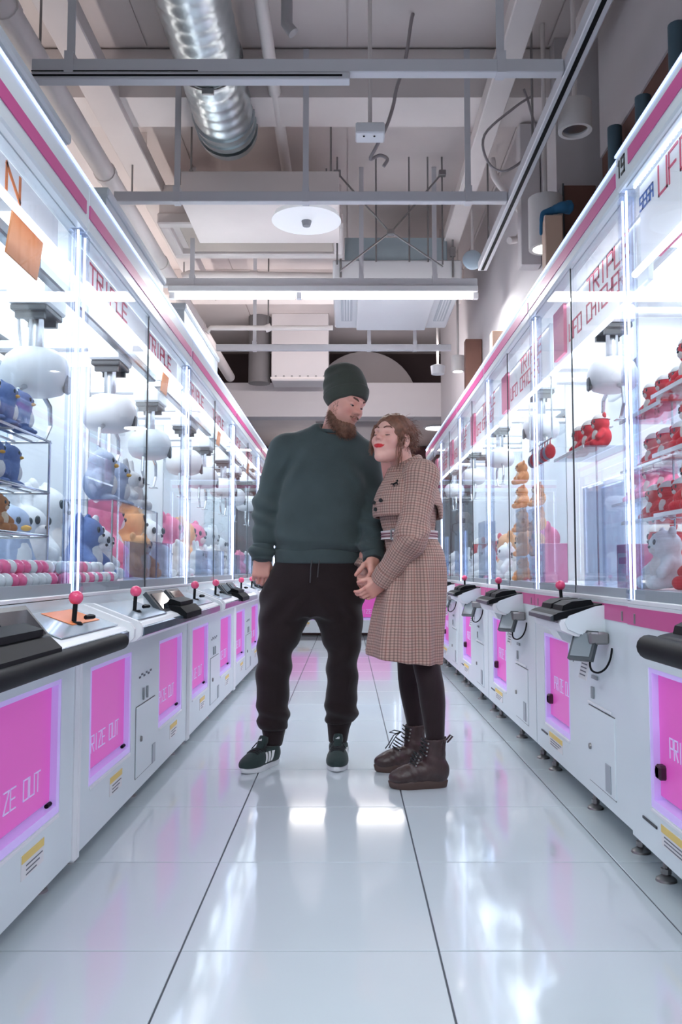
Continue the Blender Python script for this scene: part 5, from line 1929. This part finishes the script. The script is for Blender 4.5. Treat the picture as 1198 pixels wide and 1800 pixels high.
    # belt with pink and white stripes, buckle, buttons, pin
    def ring(z0, z1, g, m, name, par):
        mbb = MB(); nn = 60
        rows = [(z0, g), (z0, g + .004), (z1, g + .004), (z1, g)]
        def prm(z, j):
            rr = sorted(COATROWS)
            return float(np.interp(z, [q[0] for q in rr], [q[j] for q in rr]))
        for i in range(nn):
            t = 2 * PI * i / nn
            for (z, gg) in rows:
                a_, b_ = prm(1.02, 3) + gg, prm(1.02, 4) + gg
                c_, s_ = math.cos(t), math.sin(t)
                e = (abs(c_) ** 2.2 + abs(s_) ** 2.2) ** (-1 / 2.2)
                mbb.v.append((prm(1.02, 1) + a_ * e * c_, 3.615 + b_ * e * s_, z))
        for i in range(nn):
            j = (i + 1) % nn
            for k in range(4):
                k2 = (k + 1) % 4
                mbb.f.append((i * 4 + k, j * 4 + k, j * 4 + k2, i * 4 + k2))
        return mbb.build(name, m, par, 40)
    bl = ring(1.002, 1.036, .010, mat('belt_pale', (.70, .55, .54), .6), 'belt', o)
    for (z0, z1, c_) in ((1.0015, 1.0055, 'white'), (1.011, 1.016, 'dark'), (1.022, 1.027, 'dark'), (1.0325, 1.0365, 'white')):
        ring(z0, z1, .0125, mat('belt_dark', (.20, .06, .08), .6) if c_ == 'dark' else mat('belt_white', (.8, .76, .76), .6), 'belt_stripe', o)
    bk = MB()
    for (a_, b_) in (((.182, 3.505, .998), (.182, 3.505, 1.040)), ((.182, 3.505, 1.040), (.212, 3.488, 1.040)), ((.212, 3.488, 1.040), (.212, 3.488, .998)), ((.212, 3.488, .998), (.182, 3.505, .998)), ((.197, 3.495, .998), (.197, 3.495, 1.04))):
        bk.cyl(a_, b_, .0038, n=8)
    bk.build('buckle', M_STEEL, o, 40)
    for (x, y, z) in ((.123, 3.555, 1.155), (.150, 3.500, 1.160), (.130, 3.54, 1.125)):
        MB().sphere((x - .012, y - .012, z), .0085, 12, 6, (1, .6, 1)).build('button', M_LACE, o, 60)
    pn = MB().box(-.012, .010, -.003, .003, -.004, .004, .001).box(.008, .016, -.003, .003, .002, .010, .001).box(-.018, -.011, -.003, .003, .002, .006)
    for q in (-.010, .006):
        pn.box(q, q + .003, -.003, .003, -.011, -.003)
    pn.xf(Matrix.Translation((.197, 3.462, 1.228)) @ Matrix.Rotation(math.radians(-25), 4, 'Y')).build('dog_pin', M_BLACK, o)


coat()


def legs():
    F = Field((.18, 3.38, .13), (.46, 3.90, .66), .005)
    W = F.P()
    F.u(loft(W, [(.15, .357, 3.485, .037, .040), (.20, .356, 3.485, .038, .042), (.335, .348, 3.50, .053, .056), (.40, .342, 3.505, .055, .058), (.49, .325, 3.53, .057, .062), (.62, .300, 3.565, .060, .066)], 2.05, .01))
    F.u(loft(W, [(.15, .302, 3.785, .036, .040), (.19, .300, 3.785, .037, .042), (.335, .282, 3.78, .051, .055), (.40, .276, 3.775, .053, .057), (.49, .274, 3.74, .056, .060), (.62, .28, 3.68, .060, .066)], 2.05, .01), .02)
    V, Q = F.mesh()
    V = smooth_verts(V, Q, 1)
    obj_np('tights', V, Q, M_TIGHTS, woman)


legs()


def boot(M, label, bow):
    L = .240
    out = sole_outline(L, .046, .040)
    F = Field((-.07, -.15, .0), (.07, .15, .225), .0036)
    P = F.P(); x, y, z = P
    d = ell(P, (0, -.072, .042), (.045, .056, .033))
    d = smin(d, ell(P, (0, -.015, .054), (.042, .070, .046)), .03)
    d = smin(d, ell(P, (0, .070, .065), (.039, .050, .055)), .03)
    d = smin(d, cap(P, (0, .055, .08), (0, .062, .195), .043, .046), .025)
    d = d + .0022 * np.sin(z * 130 + y * 60) * np.exp(-((z - .12) / .03) ** 2) + .0018 * np.sin(y * 190 + z * 120) * np.exp(-(((y + .035) / .03) ** 2))
    d = smax(d, z - .196 - .04 * (y - .06), .005)
    d = smax(d, -cap(P, (0, .062, .17), (0, .062, .26), .041), .004)
    d = smax(d, .024 - z, .004)
    F.u(d)
    V, Q = F.mesh()
    V = smooth_verts(V, Q, 1)
    up = obj_np('boot', to_world(V, M), Q, M_LEATHER, woman)
    up['label'] = label
    slab(MB(), out, [(.0, .95, 1.6), (.004, .98, 1.6), (.016, 1.0, 1.2), (.026, 1.02, .9), (.029, 1.0, .9), (.032, .97, .9)]).xf(M @ Matrix.Translation((0, -.008, 0))).build('sole', M_BROWNSOLE, up, 50)
    MB().box(-.0012, .0012, .095, .108, .175, .20).tube([(0, .108, .185), (0, .125, .205), (0, .135, .20), (0, .112, .175)], .004, 6).xf(M).build('pull_tab', M_LEATHER, up, 60)
    for i in range(8):
        t = i / 7
        yy = -.040 + .062 * t - .010 * math.sin(t * 3.1); zz = .098 + .082 * t
        if t > .45:
            yy = -.002 + .020 * (t - .45)
            zz = .125 + .11 * (t - .45)
        hw = .020 + .004 * t
        MB().tube([(-hw - .006, yy + .016, zz - .006), (-hw * .5, yy, zz + .006), (hw * .5, yy - .001, zz + .004), (hw + .006, yy + .016, zz - .006)], .0030, 6).xf(M).build('lace', M_LACE, up, 80)
        for s in (-1, 1):
            MB().sphere((s * (hw + .010), yy + .019, zz - .007), .0042, 8, 5).xf(M).build('eyelet', M_STEEL, up, 60)
    if bow:
        MB().tube([(0, -.004, .165), (.01, -.040, .175), (.012, -.062, .168), (.006, -.030, .160), (0, -.004, .165)], .0024, 6).tube([(0, -.004, .165), (-.01, -.035, .150), (-.012, -.060, .110), (-.008, -.075, .095)], .0024, 6).tube([(0, -.004, .165), (.004, -.028, .15), (.006, -.050, .12), (.006, -.064, .098)], .0024, 6).xf(M).build('lace_bow', M_LACE, up, 80)


boot(frame((.293, 3.470, 0), -84), 'nearer scuffed dark brown leather lace-up boot', False)
boot(frame((.240, 3.765, 0), -74), 'farther dark brown leather lace-up boot with loose bow', True)

# ------------------------------------------------------------------ prizes in the machines
def plush_mesh(fn, h=.030):
    """unit-size plush (about 1 high, standing on z=0) from a distance function"""
    F = Field((-.62, -.55, -.06), (.62, .55, 1.18), h)
    F.u(fn(F.P()))
    V, Q = F.mesh()
    return V, Q


def body_bird(P):
    d = ell(P, (0, .02, .36), (.36, .32, .36))
    d = smin(d, ell(P, (0, -.02, .76), (.29, .27, .26)), .10)
    for s in (-1, 1):
        d = smin(d, cap(P, (s * .30, 0, .50), (s * .44, -.06, .26), .10, .06), .06)
        d = smin(d, ell(P, (s * .17, -.20, .06), (.14, .17, .07)), .04)
    d = smin(d, cap(P, (0, .02, 1.0), (0, .08, 1.10), .06, .02), .06)
    return d


def body_bear(P):
    d = ell(P, (0, .03, .34), (.31, .28, .34))
    d = smin(d, ell(P, (0, -.02, .74), (.30, .27, .26)), .06)
    for s in (-1, 1):
        d = smin(d, ell(P, (s * .23, .02, .96), (.10, .06, .11)), .03)
        d = smin(d, cap(P, (s * .26, -.05, .46), (s * .36, -.22, .28), .10, .10), .05)
        d = smin(d, cap(P, (s * .18, -.10, .12), (s * .24, -.34, .10), .12, .12), .05)
    return d


def body_bunny(P):
    d = ell(P, (0, .03, .30), (.30, .27, .31))
    d = smin(d, ell(P, (0, -.02, .62), (.27, .25, .23)), .06)
    for s in (-1, 1):
        d = smin(d, cap(P, (s * .12, .03, .80), (s * .17, .06, 1.08), .075, .06), .04)
        d = smin(d, cap(P, (s * .24, -.06, .38), (s * .28, -.22, .28), .08, .08), .05)
        d = smin(d, cap(P, (s * .17, -.12, .10), (s * .22, -.32, .09), .11, .11), .05)
    return d


def body_pouch(P):
    d = ell(P, (0, 0, .42), (.30, .22, .42))
    d = smin(d, cap(P, (0, 0, .80), (0, 0, 1.1), .05, .03), .05)
    return d


PL_MESH = {}


def plush_proto(kind, colr, key):
    """meshes of one kind in one colour scheme: list of (part name, mesh)"""
    if key in PL_MESH:
        return PL_MESH[key]
    m = lambda n, c: fabric('plush_' + n, c, .9, (120, .35), (14, .08))
    fn = {'bird': body_bird, 'bear': body_bear, 'bunny': body_bunny, 'pouch': body_pouch}[kind]
    V, Q = plush_mesh(fn, .034)
    up_ = -float(V[:, 2].min())
    V[:, 2] += up_
    base = obj_np('plush_toy', V, Q, m(key, colr[0]))
    parts = [('plush_toy', base.data)]
    bpy.data.objects.remove(base)
    def add(nm, mb, mm):
        mb.xf(Matrix.Translation((0, 0, up_)))
        o = mb.build(nm, mm, None, 60)
        parts.append((nm, o.data)); bpy.data.objects.remove(o)
    if kind != 'pouch':
        hz = {'bird': .76, 'bear': .74, 'bunny': .62}[kind]
        add('belly_patch', MB().sphere((0, -.13 if kind == 'bird' else -.10, .34), .24, 14, 10, (.95, .80, 1.1)), m(key + '_belly', colr[1]))
        for s in (-1, 1):
            add('eye', MB().sphere((s * .12, -.255, hz + .05), .045, 10, 8, (.9, .6, 1.15)), mat('plush_eye', (.03, .045, .06), .2))
        if kind == 'bird':
            add('beak', MB().sphere((0, -.27, hz - .05), .07, 10, 8, (1.3, 1.2, .6)), m('yellow', (.80, .45, .10)))
        else:
            add('muzzle', MB().sphere((0, -.23, hz - .07), .105, 12, 8, (1.2, .7, .8)), m(key + '_belly', colr[1]))
            add('nose', MB().sphere((0, -.305, hz - .03), .03, 8, 6, (1.3, .7, .9)), mat('plush_eye', (.03, .045, .06), .2))
        if key == 'red':
            add('cap', MB().sphere((0, 0, .80), .305, 16, 6, (1.02, .95, .85), .25), m('white_cap', (.80, .77, .75)))
    PL_MESH[key] = parts
    return parts


def plush(kind, colr, key, loc, size, face, label, group, tilt=0.0, detail=True):
    parts = plush_proto(kind, colr, key)
    r = bpy.data.objects.new('plush_toy', parts[0][1])
    COL.objects.link(r)
    r.location = loc
    r.rotation_euler = (0, tilt, face)
    r.scale = (size, size, size)
    tag(r, label, 'plush toy', group)
    if detail:
        for nm, me in parts[1:]:
            c = bpy.data.objects.new(nm, me)
            COL.objects.link(c)
            c.parent = r
    return r


BLUE = ((.16, .24, .50), (.72, .76, .82)); PALEBLUE = ((.42, .50, .68), (.78, .80, .84)); SNOW = ((.78, .79, .82), (.82, .78, .78))
BROWN = ((.50, .24, .12), (.80, .70, .55)); RED = ((.72, .055, .075), (.82, .76, .72)); ORNG = ((.85, .42, .20), (.84, .66, .48)); PNK = ((.85, .22, .38), (.84, .70, .72))
LF, RF = PI / 2, -PI / 2
prnd = random.Random(21)


def left_at(u, Y0, v, z):
    return (XL - v, Y0 + u, z)


def right_at(u, Y0, v, z):
    return (XR + v, Y0 - u, z)


PLACE = ('first', 'second', 'third', 'fourth', 'fifth', 'sixth', 'seventh', 'eighth')
# nearest left machine: small blue birds hanging on the pegs, a brown bear, a big pale one behind
n_ = 0
for row, z in enumerate((1.255, 1.105)):
    for i in range(3):
        p = left_at(1.34 + .115 * i, .78, .13 + .03 * row, z)
        plush('bird', BLUE, 'blue', p, .115, LF + prnd.uniform(-.4, .4), 'small blue bird plush, %s row of the nearest left machine, %s from camera' % (('upper', 'lower')[row], PLACE[i]), 'blue bird plushes in the nearest left machine')
        st = bpy.data.objects[-1] if False else None
        n_ += 1
t = thing('wire_rack', 'wire rack with three grids carrying small plushes in the nearest left machine', 'rack', left_at(1.15, .78, .0, .826))
for z in (1.250, 1.100, .972):
    q = MB()
    for v in (.09, .14, .19, .24):
        q.cyl((-v, 0, z - .826), (-v, .545, z - .826), .004, n=6)
    for y in (.02, .27, .53):
        q.cyl((-.09, y, z - .830), (-.24, y, z - .830), .004, n=6)
    q.build('wire_grid', M_CHROME, t, 40)
for v in (.09, .24):
    for y in (.003, .543):
        MB().cyl((-v, y, 0), (-v, y, .428), .004, n=6).build('upright', M_CHROME, t, 40)
plush('bear', BROWN, 'brown', left_at(1.37, .78, 0.16, .978), .105, LF, 'brown and cream bear plush on the lowest wire shelf at the left edge', None)
plush('bear', BLUE, 'blue_bear', left_at(1.40, .78, .165, .829), .12, LF + .3, 'blue bear plush sitting on the floor of the nearest left machine', None)
plush('bear', BROWN, 'brown', left_at(1.53, .78, .17, .978), .10, LF, 'second brown bear plush on the lowest wire shelf, nearer the post', None)

# second left machine: big pale plushes heaped up
heap = [(.17, .46, .829, .28, 'bird', PALEBLUE, 'paleblue', 'big pale blue bird plush at the near end of the second left machine'),
        (.44, .68, .829, .34, 'bear', BLUE, 'blue_bear', 'large dark blue bear plush at the back of the second left machine'),
        (.88, .26, .829, .25, 'bear', BLUE, 'blue_bear', 'dark blue bear plush beside the clear chute of the second left machine'),
        (1.02, .56, .829, .36, 'bunny', SNOW, 'snow', 'large white bunny plush in the heap of the second left machine'),
        (1.23, .335, .829, .25, 'bunny', SNOW, 'snow', 'white bunny plush close behind the glass of the second left machine'),
        (1.45, .37, .829, .23, 'bear', SNOW, 'snowbear', 'white bear plush at the far end of the second left machine'),
        (1.38, .62, .829, .42, 'bear', SNOW, 'snowbear', 'tall white bear plush standing behind the bunny in the second left machine'),
        (.72, .50, .829, .28, 'bird', PALEBLUE, 'paleblue', 'tall pale blue bird plush at the back of the second left machine')]
for (u, v, z, s, k, c, key, lab) in heap:
    plush(k, c, key, left_at(u, 2.49, v, z), s, LF + prnd.uniform(-.35, .35), lab, None)
t = thing('acrylic_rack', 'clear shelf rack with three plushes inside the second left machine', 'rack', left_at(.82, 2.49, .23, .826))
MB().box(-.10, .10, 0, .78, .318, .324).build('shelf_plate', M_ACRYL, t)
for y in (.0, .78):
    for x in (-.095, .095):
        MB().cyl((x, y, 0), (x, y, .32), .004, n=6).build('upright', M_CHROME, t, 40)
for i, (u, s, k, c, key) in enumerate([(.98, .21, 'bird', PALEBLUE, 'paleblue'), (1.22, .19, 'bird', PALEBLUE, 'paleblue'), (1.46, .21, 'bunny', SNOW, 'snow')]):
    plush(k, c, key, left_at(u, 2.49, .23, 1.151), s, LF + prnd.uniform(-.2, .2), '%s plush, %s on the clear shelf rack of the second left machine' % ('white bunny' if k == 'bunny' else 'pale blue bird', PLACE[i]), None)

# further left machines
fill = {4.20: [(ORNG, 'orange', 'bear'), (PNK, 'pink', 'bear'), (SNOW, 'snow', 'bunny'), (ORNG, 'orange', 'bear'), (SNOW, 'snowbear', 'bear'), (SNOW, 'snow', 'bunny')],
        5.91: [(SNOW, 'snow', 'bunny'), (PNK, 'pink', 'bear'), (SNOW, 'snowbear', 'bear'), (ORNG, 'orange', 'bear'), (SNOW, 'snow', 'bunny'), (PNK, 'pink', 'bear')],
        7.62: [(SNOW, 'snow', 'bunny'), (SNOW, 'snowbear', 'bear'), (PNK, 'pink', 'bear'), (SNOW, 'snow', 'bunny'), (SNOW, 'snowbear', 'bear')]}
CN = {'orange': 'orange bear', 'pink': 'pink bear', 'snow': 'white bunny', 'snowbear': 'white bear', 'red': 'white-capped red bear', 'paleblue': 'pale blue bird', 'blue': 'blue bird', 'brown': 'brown bear', 'blue_bear': 'blue bear'}
for Y0, lst in fill.items():
    nm = {4.20: 'third', 5.91: 'fourth', 7.62: 'fifth'}[Y0]
    for i, (c, key, k) in enumerate(lst):
        u = .22 + 1.28 * i / max(1, len(lst) - 1)
        v = .30 if i % 2 == 0 else .58
        plush(k, c, key, left_at(u, Y0, v, .829), .22 if i % 2 == 0 else .44, LF + prnd.uniform(-.4, .4), '%s plush in %s left machine, %s from camera' % (CN[key], nm, PLACE[i]), 'plushes in the %s left machine' % nm)

# right machines: plushes on clear racks
def shelf_rack(Y0, u0, u1, v, zs, n, size, c, key, k, which, rackname, zf=.806):
    t = thing('acrylic_rack', 'clear rack of %s plushes, %s of the %s right machine' % (CN[key], rackname, which), 'rack', right_at(u0, Y0, v, zf))
    L = u1 - u0
    for z in zs:
        pz = z - zf
        sp = MB().box(-.095, .095, -L - .014, .014, pz - .007, pz).build('shelf_plate', M_ACRYL, t)
        MB().box(-.099, -.095, -L - .014, .014, pz - .009, pz + .003).build('shelf_edge', M_WHITE2, sp)
    for y in (-L - .010, .010):
        MB().cyl((.09, y, 0), (.09, y, max(zs) - zf), .004, n=6).build('upright', M_CHROME, t, 40)
    for z, rn in zip(zs, ('upper', 'middle', 'lower')):
        for i in range(n):
            plush(k, c, key, right_at(u1 - (i + .5) * L / n, Y0, v, z + .001), size, RF + prnd.uniform(-.05, .05), '%s plush, %s on the %s shelf, %s of %s right machine' % (CN[key], PLACE[i], rn if len(zs) > 1 else 'only', rackname, which), '%s plushes in the %s right machine' % (CN[key], which))


shelf_rack(2.58, .05, .50, .16, (1.40, 1.22, 1.04), 3, .156, RED, 'red', 'bear', 'nearest', 'far end')
shelf_rack(3.90, .915, 1.275, .21, (1.40, 1.22, 1.04), 3, .12, RED, 'red', 'bear', 'second', 'near end')
shelf_rack(3.90, .16, .60, .16, (1.36,), 3, .13, RED, 'red', 'bear', 'second', 'far end')
shelf_rack(3.90, .14, .62, .42, (1.16,), 3, .15, PNK, 'pink', 'bear', 'second', 'back')
plush('bear', RED, 'red', right_at(1.15, 3.90, .30, .807), .198, RF, 'large red bear plush with white cap on the floor of the second right machine', None)
plush('bear', SNOW, 'snowbear', right_at(.98, 3.90, .24, .807), .20, RF, 'white bear plush beside the large red one in the second right machine', None)
plush('bear', RED, 'red', right_at(.20, 2.58, .28, .807), .195, RF, 'large red bear plush with white cap on the floor of the nearest right machine', None)
plush('bunny', SNOW, 'snow', right_at(.40, 2.58, .22, .807), .19, RF, 'white bunny plush on the floor of the nearest right machine', None)
plush('bear', RED, 'red', right_at(.64, 3.90, .37, .807), .24, RF, 'big red bear plush behind the pane edge of the second right machine', None)


def carton(loc, sx, sy, sz, col, label, rz=0):
    t = thing('prize_box', label, 'box', loc, rz)
    MB().box(-sx, sx, -sy, sy, 0, sz, .002).build('carton', mat('carton_%d%d%d' % tuple(int(q * 100) for q in col), col, .5), t)
    MB().box(-sx * .8, sx * .8, -sy - .001, -sy, sz * .15, sz * .8).build('front_print', mat('carton_print', (.80, .72, .74), .5), t)
    MB().box(-sx * .6, sx * .6, -sy - .0018, -sy - .001, sz * .55, sz * .70).build('print_band', M_PINK, t)


carton(right_at(.79, 3.90, .20, .807), .07, .05, .16, (.80, .25, .42), 'pink prize box standing beside the pane edge in the second right machine', RF)
carton(right_at(.80, 5.21, .20, .807), .10, .06, .20, (.75, .30, .48), 'pink prize box on the floor of the third right machine', RF)
carton(right_at(.62, 5.21, .20, .807), .07, .05, .13, (.80, .70, .74), 'pale prize box beside the pink one in the third right machine', RF)
# third right machine: stack of orange bears, hanging pouches
for i in range(5):
    plush('bear', ORNG, 'orange', right_at(.20, 5.21, .18, .807 + .143 * i), .13, RF + prnd.uniform(-.3, .3), 'orange bear plush in front stack of third right machine, %s from bottom' % PLACE[i], 'stack of orange bears in the third right machine')
    if i < 4: plush('bear', ORNG, 'orange', right_at(.36, 5.21, .24, .807 + .143 * i), .13, RF + prnd.uniform(-.3, .3), 'orange bear plush in rear stack of third right machine, %s from bottom' % PLACE[i], 'rear stack of orange bears in the third right machine')
t = thing('hanging_rail', 'thin rail carrying red and grey pouches in the third right machine', 'rail', right_at(1.24, 5.21, .11, 1.50))
MB().cyl((0, 0, 0), (0, .50, 0), .005, n=8).cyl((0, .01, 0), (0, .01, .296), .004, n=6).cyl((0, .49, 0), (0, .49, .296), .004, n=6).build('rail_rod', M_CHROME, t, 40)
for i in range(8):
    c = ((.75, .07, .08), (.30, .34, .40))[i % 2]
    plush('pouch', (c, c), 'pouch%d' % (i % 2), right_at(1.19 - .055 * i, 5.21, .11, 1.50 - .085 * 1.14), .085, 0, '%s pouch on hanging rail of third right machine, %s from camera' % (('red', 'grey')[i % 2], PLACE[i]), 'pouches on the hanging rail')
fillr = {6.52: [(SNOW, 'snow', 'bunny'), (PNK, 'pink', 'bear'), (SNOW, 'snowbear', 'bear'), (ORNG, 'orange', 'bear')], 7.83: [(SNOW, 'snowbear', 'bear'), (ORNG, 'orange', 'bear'), (SNOW, 'snow', 'bunny'), (RED, 'red', 'bear')],
         9.14: [(SNOW, 'snow', 'bunny'), (RED, 'red', 'bear'), (SNOW, 'snowbear', 'bear')]}
for Y0, lst in fillr.items():
    nm = {6.52: 'fourth', 7.83: 'fifth', 9.14: 'sixth'}[Y0]
    for i, (c, key, k) in enumerate(lst):
        u = .26 + .79 * i / max(1, len(lst) - 1)
        plush(k, c, key, right_at(1.31 - u, Y0, .27 + .22 * (i % 2), .807), .24 + .12 * (i % 2), RF + prnd.uniform(-.4, .4), '%s plush in %s right machine, %s from camera' % (CN[key], nm, PLACE[i]), 'plushes in the %s right machine' % nm)

# loose pink and clear plastic balls on the floors of the first two left machines
M_PB = mat('pink_plastic_ball', (.85, .16, .36), .25, coat=.3)
M_WB = mat('pearl_plastic_ball', (.72, .77, .82), .2, coat=.4)
bm0 = MB().sphere((0, 0, .0), .021, 12, 8).build('plastic_ball', M_PB, None, 80)
bm1 = MB().sphere((0, 0, .0), .021, 12, 8).build('plastic_ball', M_WB, None, 80)
mesh0, mesh1 = bm0.data, bm1.data
bpy.data.objects.remove(bm0); bpy.data.objects.remove(bm1)
k = 0
for Y0, u0, u1, which in ((.78, 1.12, 1.68, 'nearest'), (2.49, .04, .60, 'second')):
    for lay in range(2):
        for i in range(12):
            for j in range(2):
                u = u0 + .046 * i + .012 * (j % 2) + .018 * lay
                if u > u1: continue
                pk = prnd.random() < .5
                if lay and prnd.random() < .3: continue
                o = bpy.data.objects.new('plastic_ball', mesh0 if pk else mesh1)
                COL.objects.link(o)
                o.location = left_at(u + prnd.uniform(-.002, .002), Y0, .056 + .045 * j + .014 * lay + prnd.uniform(-.002, .002), .8465 + .034 * lay)
                tag(o, '%s plastic ball along the glass of the %s left machine' % ('pink' if pk else 'pearl white', which), 'ball', '%s balls in the %s left machine' % ('pink' if pk else 'pearl', which))
                k += 1
